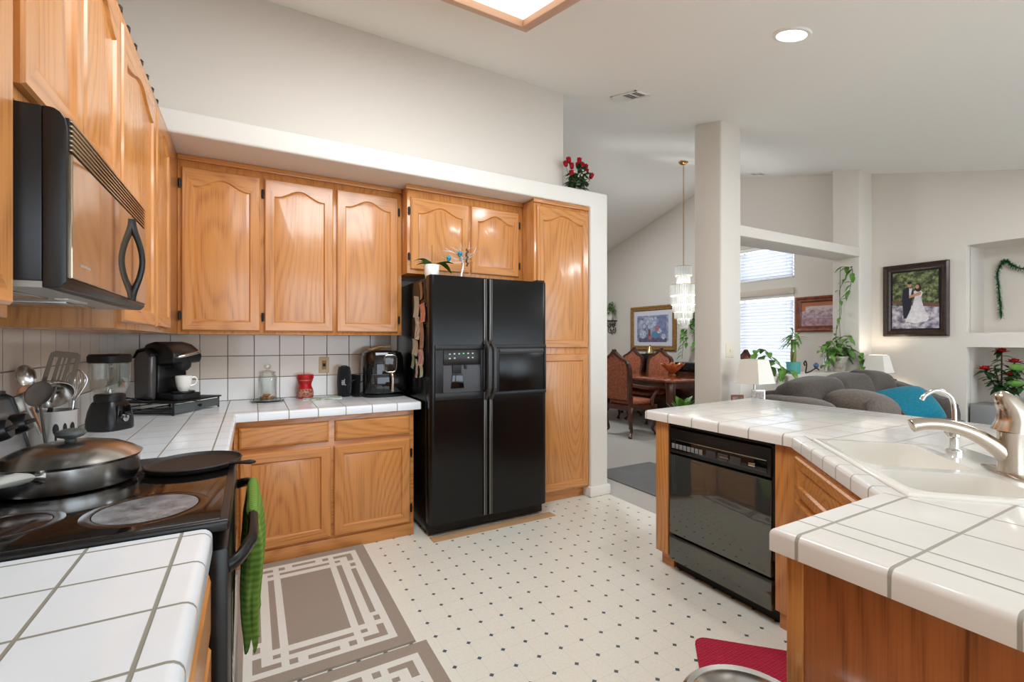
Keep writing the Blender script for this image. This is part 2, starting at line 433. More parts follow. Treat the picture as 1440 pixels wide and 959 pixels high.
# ------------------------------------------------------------------ cabinets
def door(parent, O, U, N, wd, h, arch=True, hinge=None, horiz=OAKX, vert=OAKZ, name='door', T=.02, fw=.055):
    O, U, N = Vector(O), Vector(U).normalized(), Vector(N).normalized(); Z = Vector((0, 0, 1)); K = 18 if arch else 2
    def P(u, z, d): return (O+U*u+Z*z+N*d)[:]
    def outer(i):
        a = [(i, i), (wd-i, i)]
        for k in range(K+1): a.append((wd-i-(wd-2*i)*k/K, h-i))
        return a
    def inner(i):
        xl, xr = fw+i, wd-fw-i; a = [(xl, fw+i), (xr, fw+i)]
        for k in range(K+1):
            t = k/K; z = h-fw-i
            if arch: z = h-fw-.055+.055*(.5-.5*math.cos(2*PI*t))**1.25-i
            a.append((xr-(xr-xl)*t, z))
        return a
    loops = [(outer(0), 0), (outer(0), T-.006), (outer(.006), T), (inner(0), T), (inner(.007), T-.009), (inner(.016), T-.007)]
    mb = MB(); n = K+3; vs = []; 
    for lp, d in loops: vs += [P(a, b, d) for a, b in lp]
    fs = []; ms = []
    for j in range(len(loops)-1):
        for i in range(n):
            k = (i+1) % n; fs.append([j*n+i, j*n+k, (j+1)*n+k, (j+1)*n+i]); ms.append(0 if i in (1, n-1) else 1)
    fs.append([(len(loops)-1)*n+i for i in range(n)]); ms.append(0)
    for f, m_ in zip(fs, ms): mb.f.append(f); mb.m.append(m_)
    mb.v = vs
    o = part(name, mb, [vert, horiz], parent, ang=30)
    if hinge is not None:
        u = -.010 if hinge == 'l' else wd+.010
        for z in (.09, h-.10):
            hb = MB(); c = O+U*u+Z*z
            hb.tube([(c+N*.008-Z*.028)[:], (c+N*.008+Z*.028)[:]], .0065, 8)
            hb.box((c-Vector((.008, .008, .02)))[:], (c+Vector((.008, .008, .02)))[:])
            part('hinge', hb, BLACKM, o, label='small black hinge')
    return o
def drawer(parent, O, U, N, wd, h, m=OAKX):
    O, U, N = Vector(O), Vector(U).normalized(), Vector(N).normalized(); Z = Vector((0, 0, 1))
    loops = [(0, 0), (0, .008), (.006, .016), (.016, .020)]; vs = []; fs = []
    for i, d in loops:
        vs += [(O+U*a+Z*b+N*d)[:] for a, b in ((i, i), (wd-i, i), (wd-i, h-i), (i, h-i))]
    for j in range(3):
        for i in range(4): k = (i+1) % 4; fs.append([j*4+i, j*4+k, (j+1)*4+k, (j+1)*4+i])
    fs.append([12, 13, 14, 15])
    return part('drawer', MB().add(vs, fs), m, parent, ang=20)
X, Y, NX, NY = (1, 0, 0), (0, 1, 0), (-1, 0, 0), (0, -1, 0)
ZU0, ZU1 = 1.352, 2.438
# uppers on the left wall (face x=-.39, doors face +X; U along +Y)
c = thing('upper_cabinet', 'oak wall cabinet at the left edge, in front of the microwave', 'cabinet', (WX, .3, ZU0))
part('body', MB().box((WX+.012, .3, ZU0), (-.39, 1.195, ZU1), .002), OAKZ, c)
door(c, (-.39, .74, ZU0+.022), Y, X, .42, .99, horiz=OAKY); door(c, (-.39, .31, ZU0+.022), Y, X, .42, .99, horiz=OAKY)
c = thing('upper_cabinet', 'short oak wall cabinet right above the black microwave', 'cabinet', (WX, 1.2, 1.765))
part('body', MB().box((WX+.012, 1.2, 1.765), (-.39, 1.952, ZU1), .002), OAKZ, c)
door(c, (-.39, 1.203, 1.79), Y, X, .355, .575, horiz=OAKY); door(c, (-.39, 1.578, 1.79), Y, X, .36, .575, horiz=OAKY)
c = thing('upper_cabinet', 'oak wall cabinet between the microwave and the kitchen corner', 'cabinet', (WX, 1.957, ZU0))
part('body', MB().box((WX+.012, 1.957, ZU0), (-.39, 3.43, ZU1), .002), OAKZ, c)
door(c, (-.39, 1.972, ZU0+.022), Y, X, .60, .99, horiz=OAKY); door(c, (-.39, 2.615, ZU0+.022), Y, X, .385, .99, horiz=OAKY)
# uppers on the back wall
c = thing('upper_cabinet', 'wide oak wall cabinet with three arched doors above the tiled splash', 'cabinet', (WX+.34, WY, ZU0))
part('body', MB().box((-.39, 3.432, ZU0), (.975, WY-.01, ZU1-.01), .002), OAKZ, c)
part('cornice', MB().box((-.39, 3.415, 2.405), (.975, 3.432, ZU1), .003), OAKX, c)
door(c, (-.369, 3.432, 1.374), X, NY, .417, .99, hinge='l'); door(c, (.073, 3.432, 1.374), X, NY, .42, .99, hinge='l'); door(c, (.517, 3.432, 1.374), X, NY, .427, .99, hinge='r')
c = thing('upper_cabinet', 'short oak cabinet with two doors above the refrigerator', 'cabinet', (.98, WY, 1.80))
part('body', MB().box((.978, 3.30, 1.80), (1.938, WY-.01, ZU1-.01), .002), OAKZ, c)
part('cornice', MB().box((.965, 3.282, 2.405), (1.938, 3.30, ZU1), .003), OAKX, c)
door(c, (1.0, 3.30, 1.83), X, NY, .458, .52, hinge='l'); door(c, (1.476, 3.30, 1.83), X, NY, .424, .52, hinge='r')
c = thing('pantry_cabinet', 'tall oak pantry cabinet between the refrigerator and the white pillar', 'cabinet', (1.94, WY, 0))
part('body', MB().box((1.942, 3.12, .085), (2.482, WY-.01, ZU1-.01), .002), OAKZ, c)
part('toe_kick', MB().box((1.942, 3.17, 0), (2.482, 3.7, .085)), OAKX, c)
part('cornice', MB().box((1.932, 3.105, 2.405), (2.482, 3.12, ZU1), .003), OAKX, c)
door(c, (1.965, 3.12, 1.255), X, NY, .505, 1.125); door(c, (1.965, 3.12, .10), X, NY, .505, 1.105, arch=False)
# base cabinets
c = thing('base_cabinet', 'oak base cabinet with two drawers and two doors left of the refrigerator', 'cabinet', (-.09, WY, 0))
part('body', MB().box((-.09, 3.09, .075), (.96, WY-.01, .848), .002), OAKX, c)
part('toe_kick', MB().box((-.09, 3.082, 0), (.96, WY-.02, .078), .003), OAKX, c)
drawer(c, (-.067, 3.09, .685), X, NY, .486, .128); drawer(c, (.453, 3.09, .685), X, NY, .479, .128)
door(c, (-.06, 3.09, .093), X, NY, .49, .562, arch=False); door(c, (.448, 3.09, .093), X, NY, .484, .562, arch=False, hinge='r')
c = thing('base_cabinet', 'oak base cabinet in the corner beyond the stove', 'cabinet', (WX, 2.0, 0))
part('body', MB().box((WX+.012, 2.0, .09), (-.11, 3.08, .848), .002), OAKZ, c)
part('toe_kick', MB().box((WX+.012, 2.0, 0), (-.16, 3.07, .09)), OAKY, c)
drawer(c, (-.11, 2.02, .685), Y, X, .46, .128, OAKY); door(c, (-.11, 2.02, .1), Y, X, .46, .56, arch=False, horiz=OAKY)
drawer(c, (-.11, 2.52, .685), Y, X, .46, .128, OAKY); door(c, (-.11, 2.52, .1), Y, X, .46, .56, arch=False, horiz=OAKY)
c = thing('base_cabinet', 'oak base cabinet with a drawer under the white tile counter nearest the camera', 'cabinet', (WX, -.4, 0))
part('body', MB().box((WX+.012, -.45, .09), (-.095, 1.213, .848), .002), OAKZ, c)
part('toe_kick', MB().box((WX+.012, -.45, 0), (-.15, 1.21, .09)), OAKY, c)
drawer(c, (-.095, .62, .685), Y, X, .56, .135, OAKY); door(c, (-.095, .62, .1), Y, X, .56, .56, arch=False, horiz=OAKY)
drawer(c, (-.095, .02, .685), Y, X, .56, .135, OAKY); door(c, (-.095, .02, .1), Y, X, .56, .56, arch=False, horiz=OAKY)

# ------------------------------------------------------------------ tile counters
TW, GR = (229, 233, 237), (138, 134, 120)  # bluish: the cool cast of light on this side is put into the tile colour
def top_edges(z): return lambda e: all(abs(v.co.z-z) < 1e-5 for v in e.verts)
T1 = tile('near counter tile', TW, GR, [('X', -.13, .154), ('Y', 1.189, 0), ('Y', 1.045, 0), ('Y', .889, 0), ('Y', .734, 0), ('Y', .579, 0), ('Y', .424, 0)], .006)
solo('countertop', MB().prism([(WX, -.5), (-.075, -.5), (-.075, 1.214), (WX, 1.214)], 'z', .848, .9, .02, sel=lambda e: all(v.co.z > .89 and v.co.x > -.1 for v in e.verts), seg=4), T1,
     'white tile countertop in the lower left corner, in front of the stove', 'countertop')
T2 = tile('corner counter tile', TW, GR, [('X', -.13, 0), ('X', -.29, .161), ('Y', 3.10, 0), ('Y', 2.15, .16)], .005)
solo('countertop', MB().prism([(WX, 1.992), (-.075, 1.992), (-.075, 3.045), (1.0, 3.045), (1.0, 3.75), (WX, 3.75)], 'z', .85, .9, .015,
     sel=lambda e: all(v.co.z > .89 and v.co.y < 3.7 and v.co.x > -.7 for v in e.verts), seg=4), T2, 'L shaped white tile countertop under the coffee maker and the air fryer', 'countertop')
# peninsula counter: run beside the dishwasher, diagonal sink, short run at the right
T3 = tile('peninsula tile', (234, 230, 224), (162, 156, 144), [('X', 1.09-2.3, 0), ('X', 1.15-2.3, .17), ('Y', .564-1, 0), ('Y', .40-1, .163)], .006, band=(2.3, 1.0, .672, 1.485, 2.285, .118))  # same white tile, with the warmer light cast put into its colour
r2 = math.sqrt(.5)
CZ0, CZ1 = .848, .9
poly = [(2.05, 2.04), (2.05, 1.18)]
poly += [(1.49, .622), (1.0, .622), (1.0, -.5), (3.17, -.5), (3.17, 2.11)]
mb = MB().prism(poly, 'z', CZ0, CZ1, .016, sel=lambda e: all(v.co.z > .89 for v in e.verts), seg=4)
pen = thing('peninsula_countertop', 'white tile peninsula countertop with the corner sink', 'countertop', (2.3, 1.0, CZ0))
pt = part('tiled_top', mb, T3, pen)
s0 = Matrix.Rotation(R(45), 3, 'Z')      # local x = along the diagonal (s), local -y = depth d
def sd(s, d): return (s*r2+d*r2, s*r2-d*r2)
SC = sd(1.832, .672+.25)
cut = bpy.data.objects.new('cut', MB().box((-.37, -.255, -.3), (.37, .255, .3)).mesh('cut', WHITEP)); C.objects.link(cut)
cut.location = (*SC, .9); cut.rotation_euler = (0, 0, R(45))
boolean(pt, [cut])
# sink
sk = thing('sink', 'white double bowl sink set diagonally into the tile counter', 'sink', (*SC, .72), R(45))
mb = MB().box((-.368, -.252, .0), (.368, .252, .188), .012, seg=3)
sb = part('basin', mb, PORC, sk, local=True)
cuts = []
for x0, x1, z0 in ((-.335, -.105, .035), (-.06, .335, .02)):
    k = bpy.data.objects.new('cut', MB().box((x0, -.075, z0), (x1, .222, .4), .05, seg=5).mesh('cut', PORC)); C.objects.link(k)
    k.parent = sk; cuts.append(k)
bpy.context.view_layer.update(); boolean(sb, cuts)
for x, z0 in ((-.22, .035), (.137, .02)):
    part('drain', MB().lathe([(.0, z0+.004), (.02, z0+.003), (.036, z0+.006), (.042, z0+.003), (.042, z0)], 24, (x, .09, 0)), STEEL, sk, local=True)
# faucet: local +x runs from the deck towards the bowls
fa = thing('kitchen_faucet', 'brushed nickel single lever faucet with a long low spout', 'faucet', (2.0, .49, .908), R(135))
mb = MB()
mb.lathe([(.0, 0), (.5, 0), (.5, .5), (.42, 1), (.0, 1)], 32, (0, 0, 0), Matrix.Diagonal((.075, .24, .007)))
part('base_plate', mb, NICKEL, fa, local=True)
part('column', MB().lathe([(.034, .006), (.033, .03), (.031, .085), (.033, .115), (.034, .128), (.0, .128)], 28), NICKEL, fa, local=True)
sp = bez([(.005, 0, .045), (.05, 0, .088), (.10, 0, .120), (.16, 0, .140), (.21, 0, .143), (.245, 0, .137), (.252, 0, .135), (.255, 0, .134)], 6)
n_ = len(sp)
part('spout', MB().tube(sp, [(.022-.006*min(1, i/(n_*.45))+.004*max(0, (i/n_-.5)/.5))*(1 if i < n_-7 else math.sqrt(max(.02, 1-((i-n_+7)/6.2)**2))) for i in range(n_)], 14, flat=1.12), NICKEL, fa, local=True)
lv = bez([(0, 0, .128), (-.004, 0, .165), (.004, 0, .20), (.022, 0, .228), (.04, 0, .238)], 5)
n_ = len(lv)
part('lever', MB().tube(lv, [(.034*(1-i/n_)**.9+.013)*(1 if i < n_-4 else math.sqrt(max(.02, 1-((i-n_+4)/3.2)**2))) for i in range(n_)], 16), NICKEL, fa, local=True)
ff = thing('filter_faucet', 'slim chrome filter faucet with a hooked neck left of the main faucet', 'faucet', (2.227, .693, .908), R(135))
part('base', MB().lathe([(.024, 0), (.024, .006), (.014, .012), (.013, .05), (.017, .055), (.017, .066), (.008, .075)], 20), CHROME, ff, local=True)
part('neck', MB().tube(bez([(0, 0, .07), (0, 0, .15), (.012, 0, .20), (.05, 0, .222), (.085, 0, .205), (.098, 0, .185)], 6), .0075, 10), CHROME, ff, local=True)
part('handle', MB().tube([(0, 0, .045), (0, -.03, .05), (0, -.052, .062)], [.008, .006, .005], 8), CHROME, ff, local=True)

# peninsula cabinets and dishwasher
c = thing('peninsula_cabinet', 'oak cabinet panels around the dishwasher at the end of the peninsula', 'cabinet', (2.4, 1.6, 0))
part('end_panel', MB().box((2.082, 1.893, .085), (2.73, 1.985, CZ0-.002), .002), OAKZ, c)
part('end_panel', MB().box((2.082, 1.168, .085), (2.68, 1.268, CZ0-.002), .002), OAKZ, c)
part('back_panel', MB().box((2.69, 1.168, .0), (2.73, 1.892, CZ0-.002), .002), OAKZ, c)
part('toe_kick', MB().box((2.13, 1.893, 0), (2.7, 1.98, .084)), OAKY, c); part('toe_kick', MB().box((2.11, 1.168, 0), (2.66, 1.262, .084)), OAKY, c)
c = thing('sink_cabinet', 'oak corner cabinet with a panelled door under the sink', 'cabinet', (2.0, .7, 0))
d0 = .632
f0, f1 = sd(1.492, d0), sd(2.295, d0); b0, b1 = sd(1.492, d0+.02), sd(2.295, d0+.02)
part('front_frame', MB().prism([f0, f1, b1, b0], 'z', .085, CZ0-.002, .001), OAKZ, c)
k0, k1, k2, k3 = sd(1.49, d0+.05), sd(2.28, d0+.05), sd(2.28, d0+.07), sd(1.49, d0+.07)
part('toe_kick', MB().prism([k0, k1, k2, k3], 'z', 0, .085), OAKX, c)
Ud = (r2, r2, 0); Nd = (-r2, r2, 0)
def P3(s, d, z): return (*sd(s, d), z)
door(c, P3(1.56, d0, .10), Ud, Nd, .66, .54, arch=False, horiz=OAKY)
door(c, P3(1.56, d0, .665), Ud, Nd, .66, .16, arch=False, horiz=OAKY, vert=OAKY, name='false_drawer_front', fw=.04)
c = thing('base_cabinet', 'reddish oak end panel cabinet under the white tile counter at lower right', 'cabinet', (1.03, .3, 0))
part('body', MB().box((1.04, -.45, .085), (1.50, .595, CZ0-.002), .001), OAKZ, c)
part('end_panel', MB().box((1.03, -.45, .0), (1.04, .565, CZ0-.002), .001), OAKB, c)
part('stile', MB().box((1.026, .565, .0), (1.05, .60, CZ0-.002), .003), OAKZ, c)
part('toe_kick', MB().box((1.05, -.4, 0), (1.49, .54, .085)), OAKX, c)
DWX = 2.085
t = thing('dishwasher', 'glossy black built-in dishwasher under the white tile peninsula', 'dishwasher', (2.4, 1.58, 0))
part('tub', MB().box((DWX+.035, 1.278, .06), (2.66, 1.888, .842)), BLACKM, t)
part('trim_frame', MB().box((DWX+.004, 1.272, .825), (DWX+.034, 1.89, .845), .003).box((DWX+.004, 1.272, .3), (DWX+.034, 1.284, .845)).box((DWX+.004, 1.879, .3), (DWX+.034, 1.89, .845)), BLACKM, t)
DWG = mat('dark mirror enamel', (104, 106, 102), .03, .72)
part('door_panel', MB().box((DWX-.006, 1.284, .222), (DWX+.034, 1.879, .668), .004), DWG, t)
part('lower_panel', MB().box((DWX-.008, 1.282, .07), (DWX+.034, 1.881, .206), .006), DWG, t)
part('toe_kick', MB().box((DWX+.06, 1.28, 0), (DWX+.08, 1.885, .07)), BLACKM, t)
cp = part('control_panel', MB().box((DWX-.012, 1.282, .682), (DWX+.034, 1.881, .818), .008), BLACK, t)
part('handle_recess', MB().box((DWX-.014, 1.49, .782), (DWX-.002, 1.62, .798), .002), BLACKM, cp)
part('display_strip', MB().box((DWX-.0155, 1.30, .70), (DWX-.0118, 1.862, .757), .001), BLACKG, cp)
part('trim_line', MB().box((DWX-.0165, 1.30, .757), (DWX-.012, 1.862, .7605), .001), STEEL, cp)
GREYB = mat('grey button', (128, 130, 134), .4); DGREY = mat('dark grey button', (58, 58, 60), .4)
for i in range(8):
    y = 1.842-i*.026
    part('button', MB().box((DWX-.018, y-.0105, .709), (DWX-.0155, y+.0105, .736), .001), GREYB, cp)
for y in (1.60, 1.53, 1.46): part('button', MB().box((DWX-.0178, y-.03, .707), (DWX-.0155, y+.028, .742), .001), DGREY, cp)
part('brand_strip', MB().box((DWX-.0185, 1.495, .722), (DWX-.0177, 1.545, .727)), STEEL, cp)
part('latch_knob', MB().box((DWX-.02, 1.355, .716), (DWX-.0155, 1.39, .733), .002), STEEL, cp)

# ------------------------------------------------------------------ refrigerator
t = thing('refrigerator', 'black side by side refrigerator with an ice and water dispenser', 'refrigerator', (1.48, 3.3, 0))
part('body', MB().box((1.022, 3.02, .03), (1.938, 3.70, 1.735), .008), FRIDGE, t)
part('base_grille', MB().box((1.03, 2.985, .015), (1.93, 3.02, .085), .004), BLACKM, t)
part('hinge_cover', MB().box((1.86, 2.95, 1.75), (1.93, 3.005, 1.766), .004), BLACKM, t)
FY = 2.93
dl = part('freezer_door', MB().prism([(1.022, 3.014), (1.022, FY+.018), (1.034, FY+.004), (1.05, FY), (1.41, FY), (1.44, FY), (1.44, 3.014)], 'z', .09, 1.75, .006), FRIDGE, t)
dr = part('fridge_door', MB().prism([(1.447, 3.014), (1.447, FY), (1.48, FY), (1.91, FY), (1.926, FY+.004), (1.938, FY+.018), (1.938, 3.014)], 'z', .09, 1.75, .006), FRIDGE, t)
GRIP = mat('grey black grip', (58, 57, 56), .3); EDGE = mat('pale grip edge', (150, 144, 136), .35, .4)  # second colour is a narrow pale strip along one side of each grip rail
for o, x0 in ((dl, 1.412), (dr, 1.455)):
    for z0, z1 in ((1.29, 1.742), (.10, .955)):
        part('grip_rail', MB().box((x0, FY-.012, z0), (x0+.022, FY+.002, z1), .003), GRIP, o)
        part('rail_edge', MB().box((x0-.0012, FY-.0128, z0), (x0+.002, FY-.004, z1)), EDGE, o, label='pale metal edge strip')
    mb = MB().prism([(FY, 1.32), (FY-.012, 1.32), (FY-.072, 1.262), (FY-.076, 1.24), (FY-.076, .985), (FY-.072, .965), (FY-.012, .90), (FY, .90), (FY-.044, .985), (FY-.044, 1.24)], 'x', x0, x0+.022, .003)
    part('handle', mb, GRIP, o)
FR = mat('dispenser plastic', (24, 24, 26), .4); DKG = mat('dispenser grey', (62, 62, 64), .3)
part('dispenser_frame', MB().box((1.052, FY-.010, .915), (1.408, FY+.002, .965), .006).box((1.052, FY-.010, 1.25), (1.408, FY+.002, 1.285), .006).box((1.052, FY-.010, .965), (1.112, FY+.002, 1.25), .006).box((1.385, FY-.010, .965), (1.408, FY+.002, 1.25), .006), FR, dl)
part('dispenser_cavity', MB().box((1.112, FY-.002, .965), (1.385, FY+.001, 1.15)).box((1.112, FY-.010, .965), (1.385, FY-.002, .972)), DKG, dl, label='dark grey dispenser recess')
part('dispenser_controls', MB().box((1.112, FY-.012, 1.148), (1.385, FY-.001, 1.25), .004), BLACK, dl)
LED = mat('green lamp', (60, 190, 110), .4, emit=.6); LAB = mat('label mark', (200, 205, 190), .5)
for i, (x, z, m_) in enumerate(((1.155, 1.222, LAB), (1.188, 1.224, LAB), (1.222, 1.224, LAB), (1.254, 1.226, LED), (1.288, 1.226, LAB), (1.322, 1.226, LAB), (1.155, 1.193, LAB), (1.19, 1.195, LAB), (1.29, 1.197, LAB), (1.322, 1.197, LAB))):
    part('indicator', MB().box((x-.0055, FY-.0135, z-.004), (x+.0055, FY-.0115, z+.004)), m_, dl)
part('dispenser_nozzle', MB().box((1.175, FY-.012, 1.09), (1.24, FY-.002, 1.15), .006).box((1.262, FY-.010, 1.12), (1.28, FY-.002, 1.15), .003), BLACKM, dl)
part('dispenser_paddle', MB().prism([(1.165, .99), (1.262, .99), (1.25, 1.085), (1.177, 1.085)], 'y', FY-.008, FY-.002, .002), BLACKG, dl)
mb = MB()
for a, b in (((1.482, .925), (1.928, .95)), ((1.482, 1.258), (1.928, 1.285)), ((1.482, .95), (1.53, 1.258)), ((1.912, .95), (1.928, 1.258))):
    mb.box((a[0], FY-.008, a[1]), (b[0], FY+.002, b[1]), .005)
part('panel_frame', mb, FR, dr)
part('bar_door', MB().box((1.534, FY-.004, .953), (1.908, FY+.002, 1.222), .003), FRIDGE, dr)
part('bar_door_grip', MB().box((1.534, FY-.009, 1.226), (1.908, FY+.002, 1.255), .006), DGREY, dr)

solo('floor_strip', MB().box((0, 0, 0), (.96, .085, .004), .001), mat('tan strip', (186, 150, 112), .5), 'flat tan strip on the floor along the front of the refrigerator', 'strip', (1.03, 2.885, 0))
# ------------------------------------------------------------------ range
t = thing('range', 'black electric range with a glass cooktop between the tile counters', 'range', (-.38, 1.6, 0))
y0, y1 = 1.222, 1.984
part('body', MB().box((-.70, y0, .02), (-.085, y1, .885), .004), BLACKM, t)
part('storage_drawer', MB().box((-.084, y0+.005, .04), (-.046, y1-.005, .20), .008), BLACK, t)
od = part('oven_door', MB().box((-.084, y0+.005, .21), (-.045, y1-.005, .845), .01), BLACK, t)
part('oven_window', MB().box((-.046, y0+.14, .36), (-.0425, y1-.14, .68), .001), BLACKG, od)
hb = bez([(-.05, y0+.03, .792), (-.028, y0+.045, .80), (-.008, y0+.09, .811), (.003, y0+.17, .815), (.003, y1-.17, .815), (-.008, y1-.09, .811), (-.028, y1-.045, .80), (-.05, y1-.03, .792)], 6)
part('door_handle', MB().tube(hb, .0125, 10, flat=1.3), BLACK, od)
ck = part('cooktop_frame', MB().box((-.665, y0-.001, .885), (-.043, y1+.001, .911), .007, seg=3), BLACK, t)
part('cooktop_glass', MB().box((-.60, y0+.012, .905), (-.062, y1-.012, .9135), .002), mat('ceramic glass', (16, 13, 12), .07, spec=.7), t)
WORN = NT('worn burner'); nz = WORN.noise(WORN.obj(), 26, 5, .7)
WORN.L(WORN.mix(WORN.ramp(nz, .32, .68), lin((70, 68, 68)), lin((150, 150, 154))), WORN.b.inputs['Base Color']); WORN.b.inputs['Roughness'].default_value = .35
RING = mat('burner ring', (46, 32, 26), .12)
for bx, by, r_, m_ in ((-.215, 1.385, .098, WORN.m), (-.46, 1.40, .07, RING), (-.20, 1.79, .075, RING), (-.44, 1.74, .10, RING)):
    b_ = part('burner', MB().lathe([(0, .9142), (r_, .9142), (r_+.002, .9136)], 48, (bx, by, 0)), m_, t)
    part('burner_ring', MB().lathe([(r_+.004, .9136), (r_+.006, .9140), (r_+.022, .9140), (r_+.024, .9136)], 48, (bx, by, 0)), RING, b_)
SILV = mat('silver panel', (206, 206, 208), .22, .8)
bgd = part('backguard', MB().prism([(-.715, .905), (-.60, .905), (-.585, .93), (-.60, .985), (-.628, 1.10), (-.64, 1.135), (-.665, 1.15), (-.70, 1.15), (-.715, 1.14)], 'y', y0+.01, y1-.012, .004), SILV, t)
part('end_cap', MB().prism([(-.718, .905), (-.597, .905), (-.580, .93), (-.595, .985), (-.622, 1.10), (-.634, 1.141), (-.66, 1.158), (-.70, 1.158), (-.718, 1.148)], 'y', y1-.013, y1-.002, .003), BLACK, t)
part('end_cap', MB().prism([(-.718, .905), (-.597, .905), (-.580, .93), (-.595, .985), (-.622, 1.10), (-.634, 1.141), (-.66, 1.158), (-.70, 1.158), (-.718, 1.148)], 'y', y0+.001, y0+.011, .003), BLACK, t)
part('top_rail', MB().box((-.71, y0+.012, 1.15), (-.645, y1-.014, 1.161), .004), BLACK, t)
fn = Matrix.Rotation(R(76), 3, 'Y')
for ky in (1.915, 1.79, 1.29, 1.415):
    kb = part('knob', MB().lathe([(.0, .034), (.024, .034), (.028, .028), (.031, 0)], 24, (-.612, ky, 1.062), fn), BLACK, t)
    q = MB().box((-.006, -.026, .03), (.006, .026, .042), .003); q.v = [tuple(fn @ Vector(v)+Vector((-.612, ky, 1.062))) for v in q.v]
    part('grip', q, BLACKM, kb)
q = MB().box((-.045, -.14, 0), (.045, .14, .005), .002); q.v = [tuple(fn @ Vector(v)+Vector((-.613, 1.6, 1.055))) for v in q.v]
part('clock_panel', q, BLACKG, t)

# ------------------------------------------------------------------ microwave
t = thing('microwave', 'black over the range microwave under the short oak cabinet', 'microwave', (WX, 1.58, 1.41))
my0, my1, mz0, mz1 = 1.205, 1.953, 1.412, 1.758
part('body', MB().box((WX+.005, my0, mz0+.012), (-.347, my1, mz1), .003), BLACK, t)
part('front_bezel', MB().prism([(-.347, mz0), (-.322, mz0), (-.312, mz0+.012), (-.312, mz1-.035), (-.3145, mz1-.018), (-.321, mz1-.007), (-.330, mz1-.001), (-.336, mz1), (-.347, mz1)], 'y', my0, my1, .002), BLACK, t)
MIRR = mat('smoked mirror glass', (172, 156, 132), .035, .85)
dd = part('door', MB().box((-.316, my0+.012, mz0+.02), (-.306, 1.768, mz1-.082), .002), MIRR, t, ang=12)
bow = bez([(-.312, 1.735, 1.432), (-.301, 1.735, 1.46), (-.288, 1.735, 1.50), (-.282, 1.735, 1.545), (-.288, 1.735, 1.59), (-.301, 1.735, 1.632), (-.312, 1.735, 1.662)], 5)
n_ = len(bow)
part('handle', MB().tube(bow, [.0075+.009*abs(2*i/(n_-1)-1)**4 for i in range(n_)], 10, flat=1.0), BLACK, dd)
part('brand_mark', MB().box((-.3062, 1.262, 1.462), (-.3055, 1.33, 1.467)), mat('grey print', (150, 146, 140), .4), dd)
part('control_panel', MB().box((-.316, 1.772, mz0+.02), (-.307, my1-.008, mz1-.082), .002), MIRR, t, ang=12)
vg = part('vent_grille', MB().box((-.327, my0+.01, mz1-.078), (-.3105, my1-.01, mz1-.012), .003), BLACKM, t)
for i in range(7):
    z = mz1-.076+i*.0094
    part('slat', MB().box((-.318, my0+.012, z), (-.3065, my1-.012, z+.0042), .001), MIRR, vg)
ub = part('underside', MB().box((WX+.01, my0+.005, mz0), (-.348, my1-.005, mz0+.012)), mat('pale underside', (178, 178, 172), .4, .3), t)
part('grease_filter', MB().box((-.62, 1.26, mz0-.004), (-.42, 1.5, mz0+.002), .002), STEEL, ub); part('grease_filter', MB().box((-.62, 1.62, mz0-.004), (-.42, 1.88, mz0+.002), .002), STEEL, ub)
part('lamp_lens', MB().box((-.41, 1.5, mz0-.003), (-.385, 1.65, mz0+.002), .001), WHITEP, ub)
# ironwork lying on top of the wall cabinets
mb = MB(); 
for i in range(12):
    y = 1.45+i*.12
    mb.tube(bez([(-.405, y, ZU1+.006), (-.40, y+.02, ZU1+.028), (-.405, y+.05, ZU1+.034), (-.41, y+.07, ZU1+.016), (-.405, y+.09, ZU1+.006)], 4), .009, 6)
mb.tube([(-.405, 1.40, ZU1+.008), (-.405, 2.9, ZU1+.008)], .007, 6)
mb.v = [(a+.405, b-1.4, c_-ZU1) for a, b, c_ in mb.v]
solo('iron_scrollwork', mb, IRON, 'black iron scrollwork strip lying on top of the left wall cabinets', 'ironwork', (-.405, 1.4, ZU1))
# ------------------------------------------------------------------ things on the stove and left counter
CT = .9; ST = .9145
towel_m = waffle('green waffle towel', (116, 146, 62), (78, 106, 38), 330)
vs = []; fs = []; NR, NL = 72, 30
for j in range(NL+1):
    q = j/NL; z = .832-.34*q
    hx = (.010+.014*min(1, q/.06)) if q < .06 else .018+.007*math.sin(PI*min(1, q*1.1))
    hy = .182+.012*math.sin(q*5)-.03*q
    for i in range(NR):
        a = 2*PI*i/NR; ca, sa = math.cos(a), math.sin(a)
        k = (abs(ca)**5+abs(sa)**5)**-.2
        wv = 1+(.30*math.sin(5*a+1.2*q)+.16*math.sin(11*a+q*3))*min(1, q*4)
        y = hy*ca*k
        vs.append((hx*sa*k*wv+.004*math.sin(q*6), y-.035*q, z-q*(.06*(.5-.5*y/.2)+.022*math.sin(7*a))))
for j in range(NL):
    for i in range(NR): l = (i+1) % NR; fs.append([j*NR+i, j*NR+l, (j+1)*NR+l, (j+1)*NR+i])
fs.append(list(range(NR))); fs.append([NL*NR+i for i in range(NR)])
solo('kitchen_towel', MB().add([(x, y, z-.45) for x, y, z in vs], fs), towel_m, 'green waffle weave towel hanging over the black oven door handle', 'towel', (.004, 1.69, .45), ang=80)

